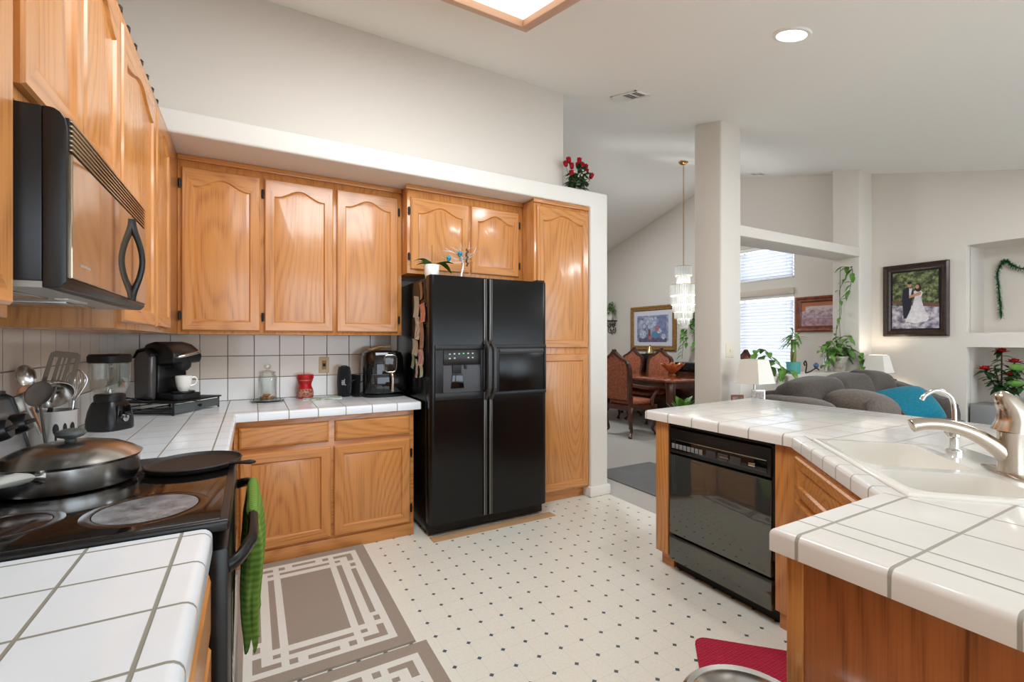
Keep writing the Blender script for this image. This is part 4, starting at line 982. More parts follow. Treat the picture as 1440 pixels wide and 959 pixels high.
# ------------------------------------------------------------------ ceiling fixtures
def lamp_area(parent_loc, rot, size, power, col, shape='DISK', name='lamp_light'):
    l = bpy.data.lights.new(name, 'AREA'); l.shape = shape; l.size = size; l.energy = power; l.color = col
    o = bpy.data.objects.new(name, l); C.objects.link(o); o.location = parent_loc; o.rotation_euler = rot; return o
t = thing('ceiling_light_box', 'wood framed fluorescent light box on the kitchen ceiling', 'ceiling light', (LBX, LBY, zc(LBY)), rot=(SL, 0, 0))
FRM = mat('light box frame', (206, 168, 140), .5)
for a, b in (((-.65, .60, -.085), (.65, .655, 0)), ((-.65, -.655, -.085), (.65, -.60, 0)), ((-.65, -.60, -.085), (-.595, .60, 0)), ((.595, -.60, -.085), (.65, .60, 0))):
    part('frame_rail', MB().box(a, b, .006), FRM, t, local=True)
part('diffuser', MB().box((-.596, -.601, -.05), (.596, .601, -.045)), mat('lit diffuser', (255, 250, 238), .6, emit=1.6), t, local=True)
cy = 1.395; cx = 2.437
t = thing('recessed_light', 'lit round recessed light in the sloped kitchen ceiling', 'ceiling light', (cx, cy, zc(cy)), rot=(SL, 0, 0))
part('trim_ring', MB().lathe([(.068, -.004), (.072, -.010), (.088, -.008), (.092, 0), (.068, 0)], 40), WHITEP, t, local=True)
part('lens', MB().lathe([(.0, -.006), (.07, -.004), (.07, -.001), (.0, -.001)], 36), mat('lit lens', (255, 252, 244), .5, emit=12), t, local=True)
lamp_area((cx, cy-.01, zc(cy)-.03), (SL, 0, 0), .13, 7, (.95, .97, 1))
for x, y in ((4.7, .4),):  # added out-of-view fixture for the living room fill lamp
    t = thing('recessed_light', 'unseen recessed light added over the living room to brighten it', 'ceiling light', (x, y, zc(y)), rot=(SL, 0, 0))
    part('trim_ring', MB().lathe([(.068, -.004), (.072, -.010), (.088, -.008), (.092, 0), (.068, 0)], 40), WHITEP, t, local=True)
    part('lens', MB().lathe([(.0, -.006), (.07, -.004), (.07, -.001), (.0, -.001)], 36), bpy.data.materials['lit lens'], t, local=True)
def vent(loc, rot, w_, h_, label):
    t = thing('ceiling_vent', label, 'vent', loc, rot=rot)
    mb = MB()
    for a, b in (((-w_/2, -h_/2), (w_/2, -h_/2+.02)), ((-w_/2, h_/2-.02), (w_/2, h_/2)), ((-w_/2, -h_/2), (-w_/2+.02, h_/2)), ((w_/2-.02, -h_/2), (w_/2, h_/2)), ((-w_/2, -h_/6-.005), (w_/2, -h_/6+.005)), ((-w_/2, h_/6-.005), (w_/2, h_/6+.005))):
        mb.box((*a, -.008), (*b, 0))
    part('frame', mb, WHITEP, t, local=True)
    part('duct', MB().box((-w_/2+.02, -h_/2+.02, -.002), (w_/2-.02, h_/6-.005, -.0005)), mat('dark duct', (52, 48, 44), .8), t, local=True)
    for k in range(3):
        yc = (k-1)*h_/3
        for i in range(5):
            x = -w_/2+.03+i*(w_-.06)/4
            lw_ = .0018 if k < 2 else .011
            part('louver', MB().box((x-lw_, yc-h_/6+.006, -.0065), (x+lw_, yc+h_/6-.006, -.0045)), WHITEP, t, local=True)
vent((2.67, 2.82, zc(2.82)), (SL, 0, 0), .155, .30, 'white ceiling vent with dark louvers left of the column top')
vent((6.05, 3.98, zc(3.98)), (SL, 0, 0), .16, .32, 'white ceiling vent high beside the right wall')

# ------------------------------------------------------------------ framed pictures (local +x to the viewer's right, local -y towards the viewer)
def framed(name, label, cat, loc, w_, h_, fw, fm, rz, polys, mat_w=0, mat_m=None, dep=.035):
    t = thing(name, label, cat, loc, rz)
    mb = MB(); a, b = w_/2, h_/2
    prof = [(0, 0), (0, -dep*.7), (fw*.25, -dep), (fw*.55, -dep*.72), (fw*.8, -dep*.8), (fw, -dep*.4), (fw, -.004)]
    vs = []; fs = []
    for i, d in prof: vs += [(-a+i, d, -b+i), (a-i, d, -b+i), (a-i, d, b-i), (-a+i, d, b-i)]
    for j in range(len(prof)-1):
        for i in range(4): k = (i+1) % 4; fs.append([j*4+i, j*4+k, (j+1)*4+k, (j+1)*4+i])
    fs.append([0, 1, 2, 3]); part('frame', mb.add(vs, fs), fm, t, local=True, ang=25)
    if mat_w: part('mount', MB().box((-a+fw, -.010, -b+fw), (a-fw, -.004, b-fw)), mat_m, t, local=True)
    i = fw+mat_w; pm = []; q = MB()
    q.box((-a+i, -.012, -b+i), (a-i, -.006, b-i), m=0); pm.append(polys[0])
    for k, (pl, m_) in enumerate(polys[1:]):
        if m_ not in pm: pm.append(m_)
        q.prism([(x, z) for x, z in pl], 'y', -.0125-.0004*k, -.0122-.0004*k, m=pm.index(m_))
    part('print', q, pm, t, local=True)
    return t
def ov(cx, cy, rx, ry, n=18, a0=0):
    return [(cx+rx*math.cos(2*PI*i/n+a0), cy+ry*math.sin(2*PI*i/n+a0)) for i in range(n)]
def blotch(name, cols, scale):
    t = NT(name); n = t.noise(t.obj(), scale, 4, .6); c_ = lin(cols[0])
    for i, x in enumerate(cols[1:]):
        c_ = t.mix(t.ramp(n, .36+.09*i, .42+.09*i), c_, lin(x))
    t.L(c_, t.b.inputs['Base Color']); t.b.inputs['Roughness'].default_value = .35; return t.m
PB = blotch('painted backdrop', [(92, 98, 132), (128, 136, 166), (150, 160, 186), (178, 184, 202)], 9)
PW, PBL, PBR, PPK = mat('painted white', (220, 224, 232), .5, var=(44, (140, 154, 186))), mat('painted blue', (96, 140, 176), .5), mat('painted brown', (128, 84, 82), .5), mat('painted rose', (176, 120, 130), .5)
PCU = mat('painted drape', (142, 150, 186), .5, var=(20, (110, 118, 156))); PTB = mat('painted table', (88, 80, 106), .5, var=(14, (120, 112, 140)))
polys = [PB, ([(-.33, -.25), (.33, -.25), (.33, -.16), (-.33, -.17)], PTB), ([(.14, -.18), (.33, -.18), (.33, .23), (.16, .23)], PCU)]
for x, y, r_ in ((-.12, .10, .05), (-.02, .15, .055), (.05, .08, .05), (-.06, .03, .045), (.0, .04, .04), (-.2, .04, .045), (-.26, .12, .04), (-.14, .18, .035), (.08, .17, .03)): polys.append((ov(x, y, r_, r_*.9, 9), PW))
polys += [(ov(-.22, -.11, .085, .075), PW), (ov(.08, -.12, .085, .065), PBL), (ov(.17, -.05, .055, .05), PW), ([(-.10, -.17), (-.03, -.17), (-.04, -.02), (-.09, -.02)], PBR), (ov(.12, .0, .05, .06, 9), PPK), (ov(.27, -.15, .05, .05), PW), (ov(-.04, -.17, .05, .035), PPK)]
framed('framed_print', 'gilt framed floral still life print on the dining room wall', 'picture', (XW-.002, 6.08, 1.54), 1.08, .80, .085, GOLD, R(-90), polys, .085, mat('mount board', (214, 216, 226), .8))
LB_ = blotch('muted landscape', [(176, 146, 156), (198, 172, 178), (216, 194, 194), (178, 158, 178)], 10)
polys = [LB_, ([(-.3, -.15), (.3, -.15), (.3, -.06), (-.3, -.04)], mat('painted dusk field', (150, 112, 128), .5, var=(20, (196, 164, 168)))), ([(-.3, .02), (-.12, .08), (.02, .03), (.2, .1), (.3, .04), (.3, -.05), (-.3, -.04)], mat('painted hills', (140, 116, 134), .5, var=(30, (212, 190, 190))))]
WOODF = mat('reddish wood frame', (142, 78, 46), .35, var=(20, (104, 52, 30)))
framed('framed_landscape', 'wood framed muted landscape above the plant ledge', 'picture', (XW-.002, 3.21, 1.655), .68, .455, .075, WOODF, R(-90), polys, .05, mat('tan mount', (176, 112, 76), .7))
FOL = blotch('photo foliage', [(40, 44, 34), (66, 76, 48), (102, 110, 72), (140, 150, 104)], 26)
GRD = blotch('photo ground', [(92, 86, 104), (140, 134, 148), (176, 170, 182), (206, 200, 206)], 20)
SUIT, GOWN, SKIN, HAIR = mat('photo dark suit', (40, 40, 54), .5), mat('photo white gown', (230, 226, 228), .5, var=(24, (204, 200, 208))), mat('photo skin', (196, 148, 122), .5), mat('photo dark hair', (48, 34, 30), .5)
polys = [FOL, ([(-.205, -.31), (.205, -.31), (.205, -.08), (-.205, -.05)], GRD), ([(-.205, -.03), (.205, -.09), (.205, -.05), (-.205, .0)], mat('photo wall', (112, 78, 66), .5)),
    ([(-.10, -.20), (-.045, -.20), (-.025, .0), (-.01, .10), (-.035, .135), (-.07, .14), (-.105, .115), (-.115, .02)], SUIT),
    ([(-.05, .05), (-.035, .05), (-.022, .125), (-.05, .13)], GOWN), (ov(-.045, .165, .019, .026), SKIN), (ov(-.045, .186, .021, .014), HAIR),
    ([(-.085, -.23), (.0, -.255), (.10, -.235), (.125, -.21), (.075, -.08), (.055, .02), (.07, .075), (.05, .10), (.02, .11), (-.01, .09), (.0, .03), (-.02, -.06)], GOWN),
    (ov(.03, .125, .028, .04), HAIR), (ov(.022, .14, .016, .022), SKIN), ([(-.05, .02), (.05, .05), (.06, .075), (.045, .085), (-.05, .045)], SKIN)]
DKF = mat('dark walnut frame', (62, 44, 36), .3, var=(30, (44, 30, 24)))
framed('wedding_photo', 'dark framed wedding portrait of a couple on the right wall', 'picture', (XW-.002, 2.281, 1.757), .575, .79, .07, DKF, R(-90), polys, .018, BLACKM)

# ------------------------------------------------------------------ windows with blinds
for n_, (z0, z1) in enumerate(((.8, 1.95), (2.16, 2.65))):
    mb = MB()
    for a, b in (((3.58, z0), (5.1, z0+.04)), ((3.58, z1-.04), (5.1, z1)), ((3.58, z0), (3.62, z1)), ((5.06, z0), (5.1, z1)), ((4.32, z0), (4.36, z1))):
        mb.box((XW+.07, *a), (XW+.11, *b))
    struct('window_%d' % (n_+1), mb, WHITEP)
BL = NT('white blind'); BL.b.inputs['Base Color'].default_value = lin((226, 227, 230)); BL.b.inputs['Roughness'].default_value = .5
tr = BL.N('ShaderNodeBsdfTranslucent'); tr.inputs[0].default_value = lin((246, 246, 250))
ms = BL.N('ShaderNodeMixShader'); ms.inputs[0].default_value = .45
BL.L(BL.b.outputs[0], ms.inputs[1]); BL.L(tr.outputs[0], ms.inputs[2]); BL.L(ms.outputs[0], BL.n['Material Output'].inputs[0])
def blind(z0, z1, label, tilt, valance):
    t = thing('window_blind', label, 'blind', (XW+.03, 4.34, z0))
    q = MB(); n_ = int((z1-z0-.06)/.046)
    for i in range(n_):
        q.box((XW+.005, 3.60, z0+.03+i*.046-.0015), (XW+.053, 5.08, z0+.03+i*.046+.0015), rot=Matrix.Rotation(R(tilt), 3, 'Y'))
    part('slats', q, BL.m, t)
    part('head_rail', MB().box((XW+.002, 3.59, z1-.05), (XW+.06, 5.09, z1-.002), .003), WHITEP, t)
    part('bottom_rail', MB().box((XW+.01, 3.60, z0+.004), (XW+.05, 5.08, z0+.02), .003), WHITEP, t)
    part('cord', MB().tube([(XW+.0, 3.68, z1-.05), (XW+.0, 3.68, z0+.15)], .002, 5), WHITEP, t)
    if valance: part('valance', MB().box((XW-.035, 3.57, z1-.005), (XW+.0, 5.11, z1+.075), .006), mat('beige valance', (206, 192, 176), .6), t)
blind(.8, 1.95, 'white horizontal blind of the tall window behind the plant ledge', 66, True)
blind(2.16, 2.65, 'white blind of the high window above the tall one', 66, False)

# ------------------------------------------------------------------ dining room
TT = .78
t = thing('dining_table', 'polished cherry dining table with carved legs', 'table', (5.42, 5.35, 0))
tx0, tx1, ty0, ty1 = 4.88, 5.86, 4.38, 6.9
pl = []
for cx_, cy_, a0 in ((tx1-.12, ty1-.12, 0), (tx0+.12, ty1-.12, 90), (tx0+.12, ty0+.12, 180), (tx1-.12, ty0+.12, 270)):
    for k in range(6): a = R(a0+k*18); pl.append((cx_+.12*math.cos(a), cy_+.12*math.sin(a)))
part('tabletop', MB().prism(pl, 'z', TT-.035, TT, .010), TABLET, t)
mb = MB(); ap = .10
for a, b in (((tx0+ap, ty0+ap), (tx1-ap, ty0+ap+.03)), ((tx0+ap, ty1-ap-.03), (tx1-ap, ty1-ap)), ((tx0+ap, ty0+ap), (tx0+ap+.03, ty1-ap)), ((tx1-ap-.03, ty0+ap), (tx1-ap, ty1-ap))):
    mb.box((*a, TT-.13), (*b, TT-.035), .004)
part('apron', mb, CHERRY, t)
def cabriole(mb, x, y, h, ox, oy, r_=.045, sq=3):
    pts = bez([(x, y, h), (x+.035*ox, y+.035*oy, h*.78), (x+.025*ox, y+.025*oy, h*.5), (x-.005*ox, y-.005*oy, h*.22), (x+.02*ox, y+.02*oy, .05), (x+.045*ox, y+.045*oy, .012)], 5)
    n_ = len(pts); rs = []
    for i in range(n_):
        t_ = i/(n_-1); rs.append(r_*(1.0-.62*min(1, t_/.75)) if t_ < .8 else r_*(.38+.35*(t_-.8)/.2))
    return mb.tube(pts, rs, 10)
for x, ox in ((tx0+.14, -1), (tx1-.14, 1)):
    for y, oy in ((ty0+.14, -1), (ty1-.14, 1)):
        part('leg', cabriole(MB(), x, y, TT-.036, ox, oy, .075), CHERRY, t)
def chair(loc, rz, label, arms):
    """local +x is the front"""
    t = thing('dining_chair', label, 'chair', loc, rz, 'carved dining chairs')
    hw = .27
    def outl(k, top):   # back outline in (y, z)
        w_ = hw-k; pts = [(-w_*.80, .50), (w_*.80, .50), (w_*.92, .72), (w_, .90), (w_*.96, 1.0), (w_*.80, 1.055-k*.4), (w_*.52, 1.085-k*.6), (w_*.26, 1.13-k*.8)]
        pts += [(0, top-k)]; pts += [(-y, z) for y, z in pts[:1:-1][1:]]; return pts
    def lean(mb):
        mb.v = [(x-.13*max(0, z-.45), y, z) for x, y, z in mb.v]; return mb
    mb = MB(); o, i_ = outl(0, 1.19), outl(.045, 1.175); n_ = len(o); vs = []
    for x in (-.25, -.195):
        vs += [(x, *p) for p in o]+[(x, *p) for p in i_]
    fs = []
    for k in range(n_):
        l = (k+1) % n_
        fs += [[k, l, n_+l, n_+k], [2*n_+l, 2*n_+k, 3*n_+k, 3*n_+l], [k, 2*n_+k, 2*n_+l, l], [n_+l, 3*n_+l, 3*n_+k, n_+k]]
    mb.add(vs, fs); mb.ell((-.222, 0, 1.185), (.024, .04, .02), nu=12, nv=8)
    part('back_frame', lean(mb), CHERRY, t, local=True)
    part('back_panel', lean(MB().prism(outl(.04, 1.175), 'x', -.245, -.20, .006)), BROCADE, t, local=True)
    part('seat_frame', MB().prism([(-.25, -.225), (.24, -.28), (.27, -.2), (.28, 0), (.27, .2), (.24, .28), (-.25, .225)], 'z', .36, .435, .012), CHERRY, t, local=True)
    part('seat_cushion', MB().prism([(-.21, -.20), (.22, -.25), (.245, 0), (.22, .25), (-.21, .20)], 'z', .435, .50, .028), BROCADE, t, local=True)
    for y in (-.235, .195): part('rear_post', MB().box((-.25, y, .40), (-.20, y+.04, .56)), CHERRY, t, local=True)
    for x, ox in ((.22, 1), (-.215, -1)):
        for y in (-.215, .215):
            part('leg', cabriole(MB(), x, y, .40, ox, .5*(1 if y > 0 else -1), .04), CHERRY, t, local=True)
    if arms:
        for sy in (-1, 1):
            part('arm', MB().tube(bez([(-.245, sy*.255, .72), (-.10, sy*.29, .69), (.06, sy*.31, .67), (.17, sy*.315, .665), (.205, sy*.31, .63), (.16, sy*.30, .58), (.12, sy*.28, .50), (.14, sy*.27, .42)], 5), [.022]*36, 8), CHERRY, t, local=True)
    return t
chair((4.66, 4.92, 0), R(4), 'carved armchair with rust brocade back nearest the kitchen at the dining table', True)
chair((5.66, 6.22, 0), R(180), 'carved dining chair on the far side of the table, left of the black box', False)
chair((5.66, 5.58, 0), R(180), 'carved dining chair on the far side of the table, right of the black box', False)
chair((5.46, 4.02, 0), R(90), 'carved dining chair at the table end, mostly hidden behind the column', False)
t = thing('glass_bowl', 'orange scalloped glass bowl on the dining table', 'bowl', (5.62, 5.02, TT))
ORG = mat('amber glass', (196, 84, 40), .1, trans=.35, spec=.7, var=(14, (222, 150, 90)))
q = MB(); vs = []; fs = []; prof = [(.045, 0), (.05, .012), (.03, .03), (.06, .06), (.11, .10), (.15, .15), (.165, .18)]
n_ = 48
for s_ in (0, 1):
    for j, (r_, z) in enumerate(prof):
        for i in range(n_):
            a = 2*PI*i/n_; k = 1+.13*max(0, (j-2)/4)*math.cos(8*a); zz = z+.018*max(0, (j-3)/3)*math.cos(8*a)
            vs.append(((r_-s_*.005)*k*math.cos(a), (r_-s_*.005)*k*math.sin(a), zz+s_*.004))
m_ = len(prof)
for s_ in (0, 1):
    for j in range(m_-1):
        for i in range(n_): l = (i+1) % n_; o = s_*m_*n_; fs.append([o+j*n_+i, o+j*n_+l, o+(j+1)*n_+l, o+(j+1)*n_+i])
for i in range(n_): l = (i+1) % n_; fs.append([(m_-1)*n_+i, (m_-1)*n_+l, (2*m_-1)*n_+l, (2*m_-1)*n_+i])
fs.append(list(range(n_))); fs.append([m_*n_+i for i in range(n_)])
part('bowl_body', q.add(vs, fs), ORG, t, local=True)
part('foot', MB().lathe([(.0, .0), (.047, .0), (.05, .006), (.0, .012)], 32), ORG, t, local=True)
t = thing('sideboard', 'dark low sideboard against the dining room wall under the print', 'cabinet', (6.14, 5.7, 0))
part('carcass', MB().box((6.03, 4.9, .08), (6.27, 6.5, .78), .004), CHERRY, t); part('top', MB().box((6.02, 4.88, .78), (6.28, 6.52, .805), .005), CHERRY, t)
for k in range(4): part('door', MB().box((6.015, 4.93+k*.39, .12), (6.03, 5.29+k*.39, .74), .004), CHERRY, t)
for y in (4.94, 6.44):
    for x in (6.05, 6.23): part('foot', MB().box((x, y, 0), (x+.04, y+.05, .08)), CHERRY, t)
t = thing('speaker_box', 'black speaker box on the sideboard between the two far chairs', 'speaker', (6.14, 5.98, .805))
part('body', MB().box((-.10, -.16, 0), (.10, .16, .28), .006), mat('dark navy black', (30, 32, 40), .5), t, local=True); part('badge', MB().box((-.103, -.03, .19), (-.10, .03, .2)), STEEL, t, local=True)
t = thing('stereo_receiver', 'low black stereo unit on the sideboard behind the orange bowl', 'stereo', (6.14, 5.13, .805))
part('case', MB().box((-.10, -.22, .01), (.10, .22, .16), .004), mat('dark grey case', (62, 60, 60), .4), t, local=True); part('front_panel', MB().box((-.104, -.21, .02), (-.10, .21, .15), .002), BLACKG, t, local=True)
for y in (-.18, .18): part('foot', MB().box((-.08, y-.02, 0), (.08, y+.02, .012)), BLACKM, t, local=True)
t = thing('brass_bell', 'small brass bell shaped ornament on top of the black speaker box', 'ornament', (6.12, 5.97, 1.085))
part('bell', MB().lathe([(.0, 0), (.075, 0), (.08, .01), (.05, .05), (.035, .10), (.02, .13), (.0, .135)], 24), mat('pale brass', (206, 176, 124), .25, .8), t, local=True); part('finial', MB().ell((0, 0, .145), (.014, .014, .016), nu=10, nv=8), BRASS, t, local=True)
# chandelier
CHX, CHY = 5.02, 4.30
zt = zc(CHY)
t = thing('chandelier', 'tiered crystal chandelier on a long brass chain over the dining table', 'chandelier', (CHX, CHY, 1.5))
part('canopy', MB().lathe([(.0, zt-.05), (.03, zt-.045), (.06, zt-.02), (.065, zt-.003), (.0, zt+.0)], 24, (CHX, CHY, 0)), BRASS, t)
mb = MB(); z = 2.28; k = 0
while z < zt-.05:
    M_ = Matrix.Rotation(R(90*(k % 2)), 3, 'Z'); q = [M_ @ Vector((.009*math.cos(a*PI/4), 0, .020*math.sin(a*PI/4)))+Vector((CHX, CHY, z)) for a in range(9)]
    mb.tube(q, .0035, 4, cap=False); z += .032; k += 1
part('chain', mb, BRASS, t)
CRY = mat('crystal', (246, 244, 238), .06, spec=.8, trans=.2, emit=.03)
tiers = [(2.17, .10, .13), (2.05, .075, .14), (1.905, .165, .15), (1.79, .155, .11), (1.69, .13, .10), (1.60, .105, .09), (1.525, .07, .085), (1.47, .045, .07)]
for z, r_, h_ in tiers:
    q = MB(); n_ = max(14, int(r_*260))
    for i in range(n_):
        a = 2*PI*i/n_; x, y = CHX+r_*math.cos(a), CHY+r_*math.sin(a)
        q.lathe([(.003, z), (.0125, z+.012), (.0125, z+h_-.004), (.0, z+h_)], 5, (x, y, 0))
    tr_ = part('crystal_tier', q, CRY, t, ang=20)
    part('ring', MB().tube([(CHX+r_*math.cos(2*PI*i/24), CHY+r_*math.sin(2*PI*i/24), z+h_) for i in range(25)], .0035, 5), BRASS, tr_)
pl_ = bpy.data.lights.new('chandelier_light', 'POINT'); pl_.energy = 34; pl_.color = (.92, .96, 1); pl_.shadow_soft_size = .06
po = bpy.data.objects.new('chandelier_light', pl_); C.objects.link(po); po.location = (CHX, CHY, 1.86)
# sconces
def sconce(y, z, label, vine):
    t = thing('wall_sconce', label, 'wall shelf', (XW, y, z), R(-90))
    part('shelf', MB().prism([(-.13, 0), (.13, 0), (.12, -.10), (.06, -.15), (-.06, -.15), (-.12, -.10)], 'z', 0, .02, .004), IRON, t, local=True)
    q = MB()
    for s_ in (-1, 1):
        q.tube(bez([(s_*.11, -.05, -.01), (s_*.12, -.05, -.07), (s_*.06, -.04, -.11), (s_*.02, -.03, -.07), (s_*.05, -.03, -.045), (s_*.07, -.03, -.07)], 6), .0075, 6)
        q.tube(bez([(s_*.10, -.03, -.12), (s_*.11, -.03, -.19), (s_*.05, -.02, -.23), (s_*.02, -.02, -.18), (s_*.05, -.02, -.16), (s_*.065, -.02, -.185)], 6), .0075, 6)
        q.tube(bez([(s_*.12, -.05, -.07), (s_*.05, -.03, -.14), (s_*.0, -.02, -.26)], 6), .006, 6)
    part('scroll', q, IRON, t, local=True)
sconce(7.14, 1.70, 'black iron scroll wall shelf left of the gilt framed print', False)
t = thing('potted_plant', 'trailing plant in a white vase on the left iron wall shelf', 'plant', (XW-.08, 7.14, 1.72))
part('vase', MB().lathe([(.0, 0), (.04, 0), (.055, .05), (.05, .10), (.03, .14), (.045, .17), (.04, .17), (.0, .15)], 24), PORC, t, local=True)
def bush(n_, rx, ry, z0, z1, L_, W_, seed, upw=.3, sp=1.0):
    random.seed(seed); q = MB()
    for k in range(n_):
        a = random.random()*2*PI; z = random.uniform(z0, z1); f = random.uniform(.1, 1)
        p = (rx*f*math.cos(a), ry*f*math.sin(a), z)
        q.leaf(p, (math.cos(a)*sp, math.sin(a)*sp, random.uniform(-.4, .8)*upw*2), L_*random.uniform(.7, 1.2), W_*random.uniform(.8, 1.1), droop=random.uniform(.2, .8), n=4)
    return q
part('foliage', bush(60, .07, .09, .15, .36, .09, .05, 5), GREEN, t, local=True, ang=80)
part('stems', MB().tube([(0, 0, .12), (-.01, .02, .34)], .004, 5).tube([(0, 0, .12), (-.03, -.04, .28)], .004, 5), STEM, t, local=True)
def vine(path, n_, L_, seed, flat=None):
    """leaves and stem along a path"""
    random.seed(seed); P_ = bez(path, 6); st = MB().tube(P_, .0035, 5); lf = MB()
    for k in range(n_):
        p = P_[int((k+.5)/n_*(len(P_)-1))]; a = random.random()*2*PI
        d = Vector((math.cos(a), math.sin(a)*.8, random.uniform(-.7, .3)))
        if flat is not None and d.dot(flat) > 0: d -= flat*1.6*d.dot(flat)
        lf.leaf(p, d, L_*random.uniform(.75, 1.25), L_*.68, droop=.5, n=4)
    return st, lf
sconce(5.12, 1.72, 'black iron scroll wall shelf half hidden behind the column', True)
t = thing('hanging_plant', 'trailing vine hanging from the iron shelf beside the column', 'plant', (XW-.08, 5.12, 1.74))
part('pot', MB().lathe([(.0, 0), (.045, 0), (.06, .10), (.055, .10), (.0, .08)], 20), GREY, t, local=True)
q1, q2 = MB(), MB()
for k, (dy, ln) in enumerate(((-.05, .6), (.05, .5), (.10, .72), (-.1, .4))):
    a_, b_ = vine([(0, 0, .10), (-.06, dy, .13), (-.09, dy*1.5, -.02), (-.08, dy*1.4, -ln*.5), (-.07, dy*1.8, -ln)], 26, .095, 20+k, Vector((1, 0, 0)))
    q1.add(a_.v, a_.f); q2.add(b_.v, b_.f)
part('stems', q1, STEM, t, local=True); part('leaves', q2, GREEN, t, local=True, ang=80)
t = thing('floor_plant', 'leafy plant in a dark pot on the floor behind the column', 'plant', (3.98, 3.42, 0))
part('pot', MB().lathe([(.0, 0), (.10, 0), (.13, .30), (.12, .30), (.11, .26), (.0, .26)], 28), BLACKM, t, local=True)
q = MB()
for k in range(14):
    a = k*2.4; q.leaf((.02*math.cos(a), .02*math.sin(a), .42+.012*k), (math.cos(a)*.5, math.sin(a)*.5, 1), .36-.01*k if k % 3 else .24, .085, droop=.25, n=6)
part('leaves', q, GREEN, t, local=True, ang=80); part('stem', MB().tube([(0, 0, .25), (0, 0, .60)], .012, 6), STEM, t, local=True)
q = MB().prism([(-.0, 0), (.78, 0), (.78, .90), (0, .90)], 'z', 0, .010, .004)
solo('area_rug', q, fabric('slate rug', (112, 110, 108), (88, 88, 88), 200, .6), 'dark grey rug on the carpet just past the kitchen floor edge', 'rug', (2.965, 2.76, 0))
# ------------------------------------------------------------------ living room
PT = .965
t = thing('sofa', 'charcoal plush corner sofa against the low wall', 'sofa', (4.9, 2.1, 0))
part('base', MB().box((3.95, 1.75, .06), (5.9, 2.62, .42), .05, seg=4), SOFA, t)
part('back_rest', MB().box((4.02, 2.34, .38), (5.84, 2.64, .86), .09, seg=5), SOFA, t)
part('arm', MB().box((3.86, 2.0, .06), (4.14, 2.62, .76), .10, seg=5).ell((4.0, 2.3, .76), (.17, .34, .085), e=.8), SOFA2, t)
mb = MB(); mb.prism([(1.84, .08), (2.45, .08), (2.45, .89), (2.38, .90), (2.15, .82), (2.0, .765), (1.9, .73), (1.84, .66)], 'x', 5.84, 6.14, .08, seg=5)
part('side_rest', mb, SOFA, t)
for i, x in enumerate((4.02, 4.62, 5.22)): part('seat_cushion', MB().box((x, 1.7, .42), (x+.58, 2.36, .58), .05, seg=4), SOFA, t)
for i, (x, w_, z, tl) in enumerate(((4.37, .80, .70, -2), (4.92, .72, .715, -3), (5.38, .64, .73, 6))):
    M_ = Matrix.Rotation(R(tl), 3, 'Y') @ Matrix.Rotation(R(-14), 3, 'X')
    part('back_cushion', MB().pillow((x, 2.30, z), w_, .60, .32, M_, n=18, pe=7), SOFA, t, ang=80)
for i in range(4): part('foot', MB().lathe([(.03, 0), (.035, .06), (.0, .06)], 12, (4.0+(i % 2)*2.05, 1.82+(i//2)*.7, 0)), CHERRY, t)
M_ = Matrix.Rotation(R(-30), 3, 'X') @ Matrix.Rotation(R(8), 3, 'Y')
t = thing('bolster_pillow', 'large round taupe bolster pillow on the sofa seat', 'pillow', (4.50, 2.0, .58))
part('pillow_body', MB().ell((4.50, 2.0, .735), (.34, .24, .16), e=.85, M=Matrix.Rotation(R(10), 3, 'Y')), SOFA2, t, ang=80)
part('piping', MB().tube([(4.50+.35*math.cos(a*PI/20), 1.80+.03*math.sin(a*PI/20), .665+.155*math.sin(a*PI/20)-.07*math.cos(a*PI/20)) for a in range(21)], .014, 6), SOFA, t)
solo('teal_pillow', MB().pillow((0, 0, 0), .60, .42, .2, Matrix.Rotation(R(-12), 3, 'Y') @ Matrix.Rotation(R(-48), 3, 'X'), n=16), TEAL, 'bright teal throw pillow leaning on the right side of the sofa', 'pillow', (5.22, 2.0, .70), rot=(0, 0, R(-38)), ang=80)
solo('end_table', MB().box((3.40, 2.18, .60), (3.85, 2.66, .625), .006).box((3.42, 2.2, 0), (3.46, 2.24, .6)).box((3.79, 2.2, 0), (3.83, 2.24, .6)).box((3.42, 2.6, 0), (3.46, 2.64, .6)).box((3.79, 2.6, 0), (3.83, 2.64, .6)), CHERRY, 'cherry end table in front of the white column', 'table')
